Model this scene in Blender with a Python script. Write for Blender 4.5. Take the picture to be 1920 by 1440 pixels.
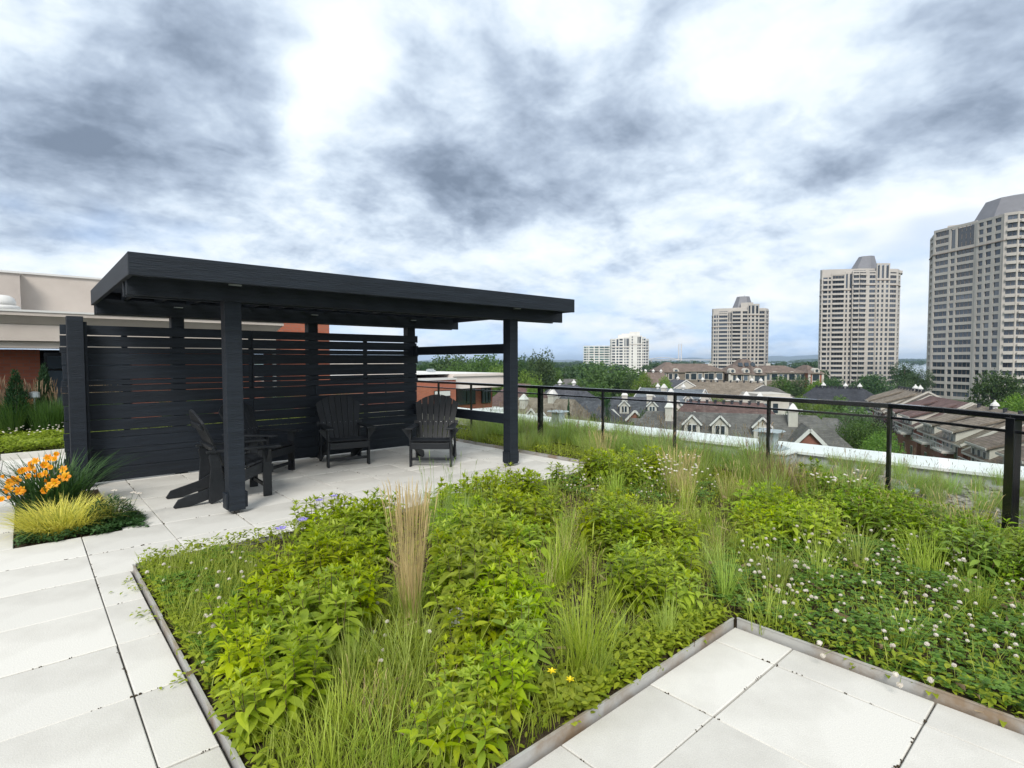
import bpy, math, random
import numpy as np
from mathutils import Vector, Matrix
R = math.radians
random.seed(7); rng = np.random.default_rng(11)
scene = bpy.context.scene
for o in list(bpy.data.objects): bpy.data.objects.remove(o)

# ------------------------------------------------------------------ camera
YAW, PITCH, ROLL, FPX, EYE = R(48.378), R(-2.4096), R(-0.1083), 1030.64, 1.5
FW = Vector((math.cos(YAW)*math.cos(PITCH), math.sin(YAW)*math.cos(PITCH), math.sin(PITCH)))
RT = Vector((math.sin(YAW), -math.cos(YAW), 0)); UP = RT.cross(FW)
RT, UP = math.cos(ROLL)*RT + math.sin(ROLL)*UP, -math.sin(ROLL)*RT + math.cos(ROLL)*UP
cam = bpy.data.cameras.new('camera'); camo = bpy.data.objects.new('camera', cam)
scene.collection.objects.link(camo); scene.camera = camo
m = Matrix.Identity(4)
for i in range(3): m[i][0], m[i][1], m[i][2] = RT[i], UP[i], -FW[i]
m[2][3] = EYE
camo.matrix_world = m
cam.sensor_fit = 'HORIZONTAL'; cam.sensor_width = 36; cam.lens = 36*FPX/1920
cam.clip_start = 0.05; cam.clip_end = 60000

# ------------------------------------------------------------------ world, sun, exposure
SUN_EL, SUN_DIR = R(41), Vector((-0.74, -0.67, 0)).normalized()      # towards the sun, in plan
sun = bpy.data.lights.new('sun', 'SUN'); sun.energy = 1.5; sun.angle = R(22); sun.color = (1, .965, .9)
suno = bpy.data.objects.new('sun', sun); scene.collection.objects.link(suno)
sd = Vector((SUN_DIR.x*math.cos(SUN_EL), SUN_DIR.y*math.cos(SUN_EL), math.sin(SUN_EL)))
suno.rotation_euler = sd.to_track_quat('Z', 'Y').to_euler()
scene.view_settings.view_transform = 'Standard'; scene.view_settings.look = 'None'
scene.view_settings.exposure = 1.3; scene.view_settings.gamma = 1.0
scene.view_settings.use_curve_mapping = False
scene.cycles.max_bounces = 4; scene.cycles.diffuse_bounces = 2; scene.cycles.glossy_bounces = 2; scene.cycles.transmission_bounces = 3; scene.cycles.transparent_max_bounces = 8
scene.cycles.caustics_reflective = False; scene.cycles.caustics_refractive = False
world = bpy.data.worlds.new('World'); scene.world = world; world.use_nodes = True
WN, WL = world.node_tree.nodes, world.node_tree.links
WN.clear()
def wn(t, **k):
    n = WN.new(t)
    for a, b in k.items(): setattr(n, a, b)
    return n
def wmath(op, a, b=None, clamp=False):
    n = wn('ShaderNodeMath', operation=op, use_clamp=clamp)
    for i, v in enumerate((a, b)):
        if v is None: continue
        if isinstance(v, (int, float)): n.inputs[i].default_value = v
        else: WL.new(v, n.inputs[i])
    return n.outputs[0]
def build_sky():
    tc = wn('ShaderNodeTexCoord'); sep = wn('ShaderNodeSeparateXYZ'); WL.new(tc.outputs['Generated'], sep.inputs[0])
    zc = wmath('MAXIMUM', sep.outputs[2], 0.0); den = wmath('ADD', zc, 0.30)
    com = wn('ShaderNodeCombineXYZ')
    WL.new(wmath('DIVIDE', sep.outputs[0], den), com.inputs[0]); WL.new(wmath('DIVIDE', sep.outputs[1], den), com.inputs[1])
    P = com.outputs[0]
    def noise(vec, scale, detail, rough, dist=0.0, off=(0, 0, 0)):
        mp = wn('ShaderNodeMapping'); mp.inputs['Location'].default_value = off; WL.new(vec, mp.inputs[0])
        n = wn('ShaderNodeTexNoise'); n.inputs['Scale'].default_value = scale; n.inputs['Detail'].default_value = detail
        n.inputs['Roughness'].default_value = rough; n.inputs['Distortion'].default_value = dist
        WL.new(mp.outputs[0], n.inputs['Vector']); return n
    # warp the cloud plane so that the cloud banks get ragged edges
    w1 = noise(P, 2.4, 3, .55, 0, (3, 1, 0)); ws = wn('ShaderNodeVectorMath', operation='SUBTRACT'); WL.new(w1.outputs['Color'], ws.inputs[0]); ws.inputs[1].default_value = (.5, .5, .5)
    wsc = wn('ShaderNodeVectorMath', operation='SCALE'); WL.new(ws.outputs[0], wsc.inputs[0]); wsc.inputs['Scale'].default_value = 0.34
    wa = wn('ShaderNodeVectorMath', operation='ADD'); WL.new(P, wa.inputs[0]); WL.new(wsc.outputs[0], wa.inputs[1])
    W = wa.outputs[0]
    def blob(px, py, ang, rx, ry, amt):
        # a cloud bank: centre given as plane coordinates
        mp = wn('ShaderNodeMapping'); mp.vector_type = 'TEXTURE'
        mp.inputs['Location'].default_value = (px, py, 0); mp.inputs['Rotation'].default_value = (0, 0, ang); mp.inputs['Scale'].default_value = (rx, ry, 1)
        WL.new(W, mp.inputs[0]); ln = wn('ShaderNodeVectorMath', operation='LENGTH'); WL.new(mp.outputs[0], ln.inputs[0])
        mr = wn('ShaderNodeMapRange', interpolation_type='SMOOTHERSTEP'); WL.new(ln.outputs['Value'], mr.inputs['Value'])
        mr.inputs['From Min'].default_value = 1.0; mr.inputs['From Max'].default_value = 0.0; mr.inputs['To Min'].default_value = 0; mr.inputs['To Max'].default_value = amt
        return mr.outputs[0]
    total = None
    for b in SKY_BANKS:
        v = blob(*b); total = v if total is None else wmath('ADD', total, v)
    n1 = noise(W, 2.0, 7, .60, 0, (0, 0, 2)).outputs['Fac']
    n2 = noise(P, 6.0, 4, .6, 0, (5, 2, 0)).outputs['Fac']
    d = wmath('ADD', wmath('MULTIPLY', wmath('SUBTRACT', n1, .5), 1.75), wmath('MULTIPLY', wmath('SUBTRACT', n2, .5), .9))
    lo = wn('ShaderNodeMapRange'); WL.new(zc, lo.inputs['Value']); lo.inputs['From Max'].default_value = .3; lo.inputs['To Min'].default_value = .15; lo.inputs['To Max'].default_value = .26
    d = wmath('ADD', wmath('ADD', d, total), lo.outputs[0])
    ramp = wn('ShaderNodeValToRGB'); el = ramp.color_ramp.elements
    cols = ((0.0, (0.426, 0.444, 0.452)), (0.22, (0.373, 0.411, 0.446)), (0.42, (0.287, 0.333, 0.389)), (0.62, (0.201, 0.241, 0.298)), (0.82, (0.135, 0.167, 0.216)), (1.0, (0.092, 0.117, 0.157)))
    el[0].position, el[0].color = cols[0][0], (*cols[0][1], 1); el[1].position, el[1].color = cols[-1][0], (*cols[-1][1], 1)
    for p, c in cols[1:-1]:
        e = el.new(p); e.color = (*c, 1)
    WL.new(d, ramp.inputs[0])
    # clear blue gaps towards the horizon, from the Nishita sky
    sky = wn('ShaderNodeTexSky', sky_type='NISHITA', sun_disc=False); sky.sun_elevation = SUN_EL
    sky.sun_rotation = math.atan2(SUN_DIR.x, SUN_DIR.y); sky.air_density = 1.0; sky.dust_density = 0.0; sky.ozone_density = 3.0
    va = wn('ShaderNodeVectorMath', operation='ADD'); WL.new(tc.outputs['Generated'], va.inputs[0]); va.inputs[1].default_value = (0, 0, .22)
    vn = wn('ShaderNodeVectorMath', operation='NORMALIZE'); WL.new(va.outputs[0], vn.inputs[0]); WL.new(vn.outputs[0], sky.inputs[0])
    sc = wn('ShaderNodeVectorMath', operation='SCALE'); WL.new(sky.outputs[0], sc.inputs[0]); sc.inputs['Scale'].default_value = 0.09
    mp = wn('ShaderNodeMapping'); mp.inputs['Scale'].default_value = (1, 1, 1); mp.inputs['Location'].default_value = (1.7, 4.2, 0); WL.new(P, mp.inputs[0])
    g = wn('ShaderNodeTexNoise'); g.inputs['Scale'].default_value = 1.5; g.inputs['Detail'].default_value = 3; g.inputs['Roughness'].default_value = .6; WL.new(mp.outputs[0], g.inputs['Vector'])
    hz = wn('ShaderNodeMapRange'); WL.new(zc, hz.inputs['Value']); hz.inputs['From Min'].default_value = 0.0; hz.inputs['From Max'].default_value = .34
    hz.inputs['To Min'].default_value = .14; hz.inputs['To Max'].default_value = -.12
    gap = wn('ShaderNodeMapRange', interpolation_type='SMOOTHSTEP'); WL.new(wmath('ADD', g.outputs['Fac'], hz.outputs[0]), gap.inputs['Value'])
    gap.inputs['From Min'].default_value = .50; gap.inputs['From Max'].default_value = .70; gap.inputs['To Min'].default_value = 0.0; gap.inputs['To Max'].default_value = .40
    mix = wn('ShaderNodeMix', data_type='RGBA'); WL.new(gap.outputs[0], mix.inputs['Factor']); WL.new(ramp.outputs[0], mix.inputs['A']); WL.new(sc.outputs[0], mix.inputs['B'])
    bg = wn('ShaderNodeBackground'); WL.new(mix.outputs['Result'], bg.inputs['Color']); bg.inputs['Strength'].default_value = 1.0
    out = wn('ShaderNodeOutputWorld'); WL.new(bg.outputs[0], out.inputs[0])
# cloud banks on the cloud plane (x, y, angle, radii, darkness; negative is bright)
SKY_BANKS = [(0.12, 1.69, 2.04, 0.98, 0.57, 0.5),
    (0.23, 1.19, 1.78, 0.3, 0.26, 0.32),
    (1.04, 1.17, 1.93, 1.03, 0.56, 0.44),
    (0.82, 0.82, 2.16, 0.46, 0.27, 0.26),
    (1.5, 0.33, 1.3, 0.49, 0.28, 0.46),
    (1.25, 0.18, 2.06, 0.24, 0.18, 0.42),
    (0.51, 1.15, 1.45, 0.53, 0.15, -0.4),
    (1.08, 0.49, 1.34, 0.33, 0.24, -0.3),
    (0.03, 2.33, 2.81, 0.55, 0.22, -0.32),
    (1.89, 0.57, 1.69, 0.73, 0.38, -0.28)]
build_sky()
world.cycles.sampling_method = 'MANUAL'; world.cycles.sample_map_resolution = 256

# ------------------------------------------------------------------ helpers
FH = Vector((math.cos(YAW), math.sin(YAW), 0)); RH = Vector((math.sin(YAW), -math.cos(YAW), 0))
def at(px, py, d):                                   # point at pixel px,py of the 1920x1440 photo, d metres ahead of the eye
    v = FW + RT*((px-960)/FPX) - UP*((py-720)/FPX)
    return Vector((0, 0, EYE)) + v*d
def ld(lat, d, z=0): return FH*d + RH*lat + Vector((0, 0, z))   # metres right of and ahead of the eye
GROUND = -14.5
COL = scene.collection
class MB:
    def __init__(s): s.v, s.f, s.m = [], [], []
    def add(s, vs, fs, mi=0):
        b = len(s.v); s.v += [tuple(p) for p in vs]; s.f += [tuple(i+b for i in f) for f in fs]; s.m += [mi]*len(fs); return s
    def box(s, c, size, rz=0, mi=0, M=None):
        hx, hy, hz = (k/2 for k in size); P = [Vector((x, y, z)) for x in (-hx, hx) for y in (-hy, hy) for z in (-hz, hz)]
        T = Matrix.Translation(c) @ (M if M is not None else Matrix.Rotation(rz, 4, 'Z'))
        return s.add([T @ p for p in P], [(0, 1, 3, 2), (4, 6, 7, 5), (0, 4, 5, 1), (2, 3, 7, 6), (0, 2, 6, 4), (1, 5, 7, 3)], mi)
    def bx(s, x0, x1, y0, y1, z0, z1, mi=0): return s.box(((x0+x1)/2, (y0+y1)/2, (z0+z1)/2), (x1-x0, y1-y0, z1-z0), 0, mi)
    def bar(s, a, b, w, h, mi=0, up=(0, 0, 1)):      # beam from a to b, w wide, h tall
        a, b = Vector(a), Vector(b); d = (b-a); L = d.length; d.normalize(); sx = d.cross(Vector(up))
        if sx.length < 1e-4: sx = d.cross(Vector((0, 1, 0)))
        sx.normalize(); u = sx.cross(d)
        P = [a+sx*(i*w/2)+u*(j*h/2)+d*(k*L) for k in (0, 1) for i in (-1, 1) for j in (-1, 1)]
        return s.add(P, [(0, 2, 3, 1), (4, 5, 7, 6), (0, 1, 5, 4), (2, 6, 7, 3), (0, 4, 6, 2), (1, 3, 7, 5)], mi)
    def prism(s, poly, z0, z1, mi=0, T=None):
        n = len(poly); T = T or Matrix.Identity(4)
        V = [T @ Vector((x, y, z0)) for x, y in poly]+[T @ Vector((x, y, z1)) for x, y in poly]
        return s.add(V, [tuple(range(n-1, -1, -1)), tuple(range(n, 2*n))]+[(i, (i+1) % n, n+(i+1) % n, n+i) for i in range(n)], mi)
    def tube(s, pts, rad, n=8, mi=0):
        pts = [Vector(p) for p in pts]; k = len(pts); rad = rad if isinstance(rad, (list, tuple)) else [rad]*k; V = []
        for i, p in enumerate(pts):
            d = (pts[min(i+1, k-1)]-pts[max(i-1, 0)]).normalized(); a = d.orthogonal().normalized() if abs(d.z) < .99 else Vector((1, 0, 0)); b = d.cross(a)
            V += [p+(a*math.cos(t)+b*math.sin(t))*rad[i] for t in (2*math.pi*j/n for j in range(n))]
        F = [(i*n+j, i*n+(j+1) % n, (i+1)*n+(j+1) % n, (i+1)*n+j) for i in range(k-1) for j in range(n)]
        return s.add(V, F+[tuple(range(n-1, -1, -1)), tuple(range((k-1)*n, k*n))], mi)
    def lathe(s, prof, n=16, c=(0, 0, 0), mi=0):
        c = Vector(c); V = [c+Vector((r*math.cos(2*math.pi*j/n), r*math.sin(2*math.pi*j/n), z)) for r, z in prof for j in range(n)]; k = len(prof)
        F = [(i*n+j, i*n+(j+1) % n, (i+1)*n+(j+1) % n, (i+1)*n+j) for i in range(k-1) for j in range(n)]
        return s.add(V, F+[tuple(range(n-1, -1, -1)), tuple(range((k-1)*n, k*n))], mi)
    def mesh(s, name, mats, smooth=False):
        me = bpy.data.meshes.new(name); me.from_pydata(s.v, [], s.f)
        for k in (mats if isinstance(mats, (list, tuple)) else [mats]): me.materials.append(k)
        if any(s.m): me.polygons.foreach_set('material_index', s.m)
        if smooth: me.polygons.foreach_set('use_smooth', [True]*len(me.polygons))
        me.update(); return me
    def build(s, name, mats, parent=None, smooth=False, bevel=0):
        o = link(name, s.mesh(name, mats, smooth), parent)
        if bevel:
            b = o.modifiers.new('bevel', 'BEVEL'); b.width = bevel; b.segments = 2; b.limit_method = 'ANGLE'
        return o
def link(name, data, parent=None, loc=None, rz=None):
    o = bpy.data.objects.new(name, data); COL.objects.link(o)
    if parent: o.parent = parent
    if loc is not None: o.location = loc
    if rz is not None: o.rotation_euler = (0, 0, rz)
    return o
def tag(o, label=None, cat=None, group=None, kind=None):
    for k, v in (('label', label), ('category', cat), ('group', group), ('kind', kind)):
        if v: o[k] = v
    return o
def thing(name, label, cat, loc=(0, 0, 0), rz=0, group=None): return tag(link(name, None, None, loc, rz), label, cat, group)
def copy_tree(o, parent=None):
    c = o.copy(); COL.objects.link(c); c.parent = parent
    for ch in list(o.children): copy_tree(ch, c)
    return c
def in_poly(x, y, poly):
    r = False; j = len(poly)-1
    for i in range(len(poly)):
        if (poly[i][1] > y) != (poly[j][1] > y) and x < (poly[j][0]-poly[i][0])*(y-poly[i][1])/(poly[j][1]-poly[i][1])+poly[i][0]: r = not r
        j = i
    return r
def np_mesh(name, V, F, mats, mi=None, smooth=False):     # V (n,3), F list or (m,k) array
    me = bpy.data.meshes.new(name); F = np.asarray(F); k = F.shape[1]
    me.vertices.add(len(V)); me.vertices.foreach_set('co', np.asarray(V, np.float32).ravel())
    me.loops.add(F.size); me.loops.foreach_set('vertex_index', F.astype(np.int32).ravel())
    me.polygons.add(len(F)); me.polygons.foreach_set('loop_start', np.arange(0, F.size, k, dtype=np.int32))
    for q in (mats if isinstance(mats, (list, tuple)) else [mats]): me.materials.append(q)
    if mi is not None: me.polygons.foreach_set('material_index', np.asarray(mi, np.int32))
    if smooth: me.polygons.foreach_set('use_smooth', np.ones(len(F), bool))
    me.update(calc_edges=True); me.validate(); return me

# ------------------------------------------------------------------ materials
def mat(name):
    M = bpy.data.materials.new(name); M.use_nodes = True; nt = M.node_tree; b = nt.nodes['Principled BSDF']; return M, nt.nodes, nt.links, b
def rgb(c): return (*c, 1)
def surf(name, col, rough=.7, col2=None, scale=8, detail=6, bump=0, bscale=None, spec=.5, metal=0, lo=.35, hi=.65, stretch=None, obj_var=0, speck=None, coords='Object'):
    M, N, L, b = mat(name); b.inputs['Roughness'].default_value = rough; b.inputs['Specular IOR Level'].default_value = spec; b.inputs['Metallic'].default_value = metal
    tc = N.new('ShaderNodeTexCoord'); mp = N.new('ShaderNodeMapping'); L.new(tc.outputs[coords], mp.inputs[0])
    if stretch: mp.inputs['Scale'].default_value = stretch
    src = None
    if col2 is not None:
        n = N.new('ShaderNodeTexNoise'); n.inputs['Scale'].default_value = scale; n.inputs['Detail'].default_value = detail; n.inputs['Roughness'].default_value = .6; L.new(mp.outputs[0], n.inputs['Vector'])
        mr = N.new('ShaderNodeMapRange'); L.new(n.outputs['Fac'], mr.inputs['Value']); mr.inputs['From Min'].default_value = lo; mr.inputs['From Max'].default_value = hi
        mx = N.new('ShaderNodeMix'); mx.data_type = 'RGBA'; L.new(mr.outputs[0], mx.inputs['Factor']); mx.inputs['A'].default_value = rgb(col); mx.inputs['B'].default_value = rgb(col2); src = mx.outputs['Result']
    else:
        c = N.new('ShaderNodeRGB'); c.outputs[0].default_value = rgb(col); src = c.outputs[0]
    if speck:
        n = N.new('ShaderNodeTexNoise'); n.inputs['Scale'].default_value = speck[0]; n.inputs['Detail'].default_value = 2; L.new(mp.outputs[0], n.inputs['Vector'])
        mr = N.new('ShaderNodeMapRange'); L.new(n.outputs['Fac'], mr.inputs['Value']); mr.inputs['From Min'].default_value = .3; mr.inputs['From Max'].default_value = .7; mr.inputs['To Min'].default_value = 1-speck[1]; mr.inputs['To Max'].default_value = 1+speck[1]
        mu = N.new('ShaderNodeVectorMath'); mu.operation = 'SCALE'; L.new(src, mu.inputs[0]); L.new(mr.outputs[0], mu.inputs['Scale']); src = mu.outputs[0]
    if obj_var:
        oi = N.new('ShaderNodeObjectInfo'); mr = N.new('ShaderNodeMapRange'); L.new(oi.outputs['Random'], mr.inputs['Value']); mr.inputs['To Min'].default_value = 1-obj_var; mr.inputs['To Max'].default_value = 1+obj_var
        mu = N.new('ShaderNodeVectorMath'); mu.operation = 'SCALE'; L.new(src, mu.inputs[0]); L.new(mr.outputs[0], mu.inputs['Scale']); src = mu.outputs[0]
    L.new(src, b.inputs['Base Color'])
    if bump:
        n = N.new('ShaderNodeTexNoise'); n.inputs['Scale'].default_value = bscale or scale*3; n.inputs['Detail'].default_value = 5; L.new(mp.outputs[0], n.inputs['Vector'])
        bp = N.new('ShaderNodeBump'); bp.inputs['Strength'].default_value = bump; bp.inputs['Distance'].default_value = .02; L.new(n.outputs['Fac'], bp.inputs['Height']); L.new(bp.outputs[0], b.inputs['Normal'])
    return M
def leafmat(name, dark, light, trans=.35, rough=.5, var=True):
    M, N, L, b = mat(name); b.inputs['Roughness'].default_value = rough; b.inputs['Specular IOR Level'].default_value = .3
    g = N.new('ShaderNodeNewGeometry'); oi = N.new('ShaderNodeObjectInfo')
    a = N.new('ShaderNodeMath'); a.operation = 'ADD'; L.new(g.outputs['Random Per Island'], a.inputs[0]); L.new(oi.outputs['Random'], a.inputs[1])
    w = N.new('ShaderNodeMath'); w.operation = 'FRACT'; L.new(a.outputs[0], w.inputs[0])
    mx = N.new('ShaderNodeMix'); mx.data_type = 'RGBA'; L.new(w.outputs[0], mx.inputs['Factor']); mx.inputs['A'].default_value = rgb(dark); mx.inputs['B'].default_value = rgb(light)
    ov = N.new('ShaderNodeHueSaturation'); L.new(mx.outputs['Result'], ov.inputs['Color'])
    for nm, lo_, hi_, ph in () if not var else (('Hue', .476, .503, 3.7), ('Value', .86, 1.3, 7.3), ('Saturation', .92, 1.08, 11.9)):
        q = N.new('ShaderNodeMath'); q.operation = 'MULTIPLY'; L.new(oi.outputs['Random'], q.inputs[0]); q.inputs[1].default_value = ph; q2 = N.new('ShaderNodeMath'); q2.operation = 'FRACT'; L.new(q.outputs[0], q2.inputs[0])
        q3 = N.new('ShaderNodeMapRange'); L.new(q2.outputs[0], q3.inputs['Value']); q3.inputs['To Min'].default_value = lo_; q3.inputs['To Max'].default_value = hi_; L.new(q3.outputs[0], ov.inputs[nm])
    mx = ov; mxo = ov.outputs[0]; L.new(mxo, b.inputs['Base Color'])
    t = N.new('ShaderNodeBsdfTranslucent'); hs = N.new('ShaderNodeHueSaturation'); hs.inputs['Value'].default_value = 1.5; hs.inputs['Saturation'].default_value = 1.05; L.new(mxo, hs.inputs['Color']); L.new(hs.outputs[0], t.inputs['Color'])
    ms = N.new('ShaderNodeMixShader'); ms.inputs[0].default_value = trans; L.new(b.outputs[0], ms.inputs[1]); L.new(t.outputs[0], ms.inputs[2]); L.new(ms.outputs[0], N['Material Output'].inputs[0])
    return M
def brickmat(name, c1, c2, mortar, sx=.2, sy=.07):
    M, N, L, b = mat(name); b.inputs['Roughness'].default_value = .85
    tc = N.new('ShaderNodeTexCoord'); sp = N.new('ShaderNodeSeparateXYZ'); L.new(tc.outputs['Object'], sp.inputs[0]); ad = N.new('ShaderNodeMath'); ad.operation = 'ADD'; L.new(sp.outputs[0], ad.inputs[0]); L.new(sp.outputs[1], ad.inputs[1])
    cb = N.new('ShaderNodeCombineXYZ'); L.new(ad.outputs[0], cb.inputs[0]); L.new(sp.outputs[2], cb.inputs[1])
    t = N.new('ShaderNodeTexBrick'); t.inputs['Scale'].default_value = 1; t.inputs['Brick Width'].default_value = sx; t.inputs['Row Height'].default_value = sy; t.inputs['Mortar Size'].default_value = .006
    t.inputs['Color1'].default_value = rgb(c1); t.inputs['Color2'].default_value = rgb(c2); t.inputs['Mortar'].default_value = rgb(mortar); L.new(cb.outputs[0], t.inputs['Vector'])
    n = N.new('ShaderNodeTexNoise'); n.inputs['Scale'].default_value = .8; n.inputs['Detail'].default_value = 5; L.new(tc.outputs['Object'], n.inputs['Vector'])
    mr = N.new('ShaderNodeMapRange'); L.new(n.outputs['Fac'], mr.inputs['Value']); mr.inputs['To Min'].default_value = .7; mr.inputs['To Max'].default_value = 1.3
    mu = N.new('ShaderNodeVectorMath'); mu.operation = 'SCALE'; L.new(t.outputs['Color'], mu.inputs[0]); L.new(mr.outputs[0], mu.inputs['Scale']); L.new(mu.outputs[0], b.inputs['Base Color'])
    return M
def shinglemat(name, c1, c2, row=.16):
    M, N, L, b = mat(name); b.inputs['Roughness'].default_value = .9; b.inputs['Specular IOR Level'].default_value = .2
    tc = N.new('ShaderNodeTexCoord'); sp = N.new('ShaderNodeSeparateXYZ'); L.new(tc.outputs['Object'], sp.inputs[0]); ad = N.new('ShaderNodeMath'); ad.operation = 'ADD'; L.new(sp.outputs[0], ad.inputs[0]); L.new(sp.outputs[1], ad.inputs[1])
    cb = N.new('ShaderNodeCombineXYZ'); L.new(ad.outputs[0], cb.inputs[0]); L.new(sp.outputs[2], cb.inputs[1])
    t = N.new('ShaderNodeTexBrick'); t.inputs['Scale'].default_value = 1; t.inputs['Brick Width'].default_value = .45; t.inputs['Row Height'].default_value = row; t.inputs['Mortar Size'].default_value = .012; t.inputs['Bias'].default_value = 0
    t.inputs['Color1'].default_value = rgb(c1); t.inputs['Color2'].default_value = rgb(c2); t.inputs['Mortar'].default_value = rgb([k*.6 for k in c1]); L.new(cb.outputs[0], t.inputs['Vector'])
    n = N.new('ShaderNodeTexNoise'); n.inputs['Scale'].default_value = .6; n.inputs['Detail'].default_value = 8; n.inputs['Roughness'].default_value = .7; L.new(tc.outputs['Object'], n.inputs['Vector'])
    mr = N.new('ShaderNodeMapRange'); L.new(n.outputs['Fac'], mr.inputs['Value']); mr.inputs['From Min'].default_value = .3; mr.inputs['From Max'].default_value = .7; mr.inputs['To Min'].default_value = .7; mr.inputs['To Max'].default_value = 1.35
    mu = N.new('ShaderNodeVectorMath'); mu.operation = 'SCALE'; L.new(t.outputs['Color'], mu.inputs[0]); L.new(mr.outputs[0], mu.inputs['Scale']); L.new(mu.outputs[0], b.inputs['Base Color'])
    return M
def glassmat(name, col=(.02, .03, .04), rough=.06):
    M, N, L, b = mat(name); b.inputs['Roughness'].default_value = rough; b.inputs['Specular IOR Level'].default_value = .9
    oi = N.new('ShaderNodeObjectInfo'); g = N.new('ShaderNodeNewGeometry'); a = N.new('ShaderNodeMath'); a.operation = 'ADD'; L.new(oi.outputs['Random'], a.inputs[0]); L.new(g.outputs['Random Per Island'], a.inputs[1])
    f = N.new('ShaderNodeMath'); f.operation = 'FRACT'; L.new(a.outputs[0], f.inputs[0]); p = N.new('ShaderNodeMath'); p.operation = 'POWER'; L.new(f.outputs[0], p.inputs[0]); p.inputs[1].default_value = 2.5
    mx = N.new('ShaderNodeMix'); mx.data_type = 'RGBA'; L.new(p.outputs[0], mx.inputs['Factor']); mx.inputs['A'].default_value = rgb(col); mx.inputs['B'].default_value = rgb([k*3+.05 for k in col]); L.new(mx.outputs['Result'], b.inputs['Base Color'])
    return M
def clearglass(name, tint, refl=.07):
    M, N, L, b = mat(name); t = N.new('ShaderNodeBsdfTransparent'); t.inputs[0].default_value = rgb(tint); g = N.new('ShaderNodeBsdfGlossy'); g.inputs['Roughness'].default_value = .02
    lw = N.new('ShaderNodeLayerWeight'); lw.inputs[0].default_value = .5; pw = N.new('ShaderNodeMath'); pw.operation = 'POWER'; L.new(lw.outputs['Facing'], pw.inputs[0]); pw.inputs[1].default_value = 5
    fr = N.new('ShaderNodeMath'); fr.operation = 'MULTIPLY_ADD'; L.new(pw.outputs[0], fr.inputs[0]); fr.inputs[1].default_value = .45; fr.inputs[2].default_value = .02
    ms = N.new('ShaderNodeMixShader'); L.new(fr.outputs[0], ms.inputs[0]); L.new(t.outputs[0], ms.inputs[1]); L.new(g.outputs[0], ms.inputs[2]); L.new(ms.outputs[0], N['Material Output'].inputs[0])
    return M
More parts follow.
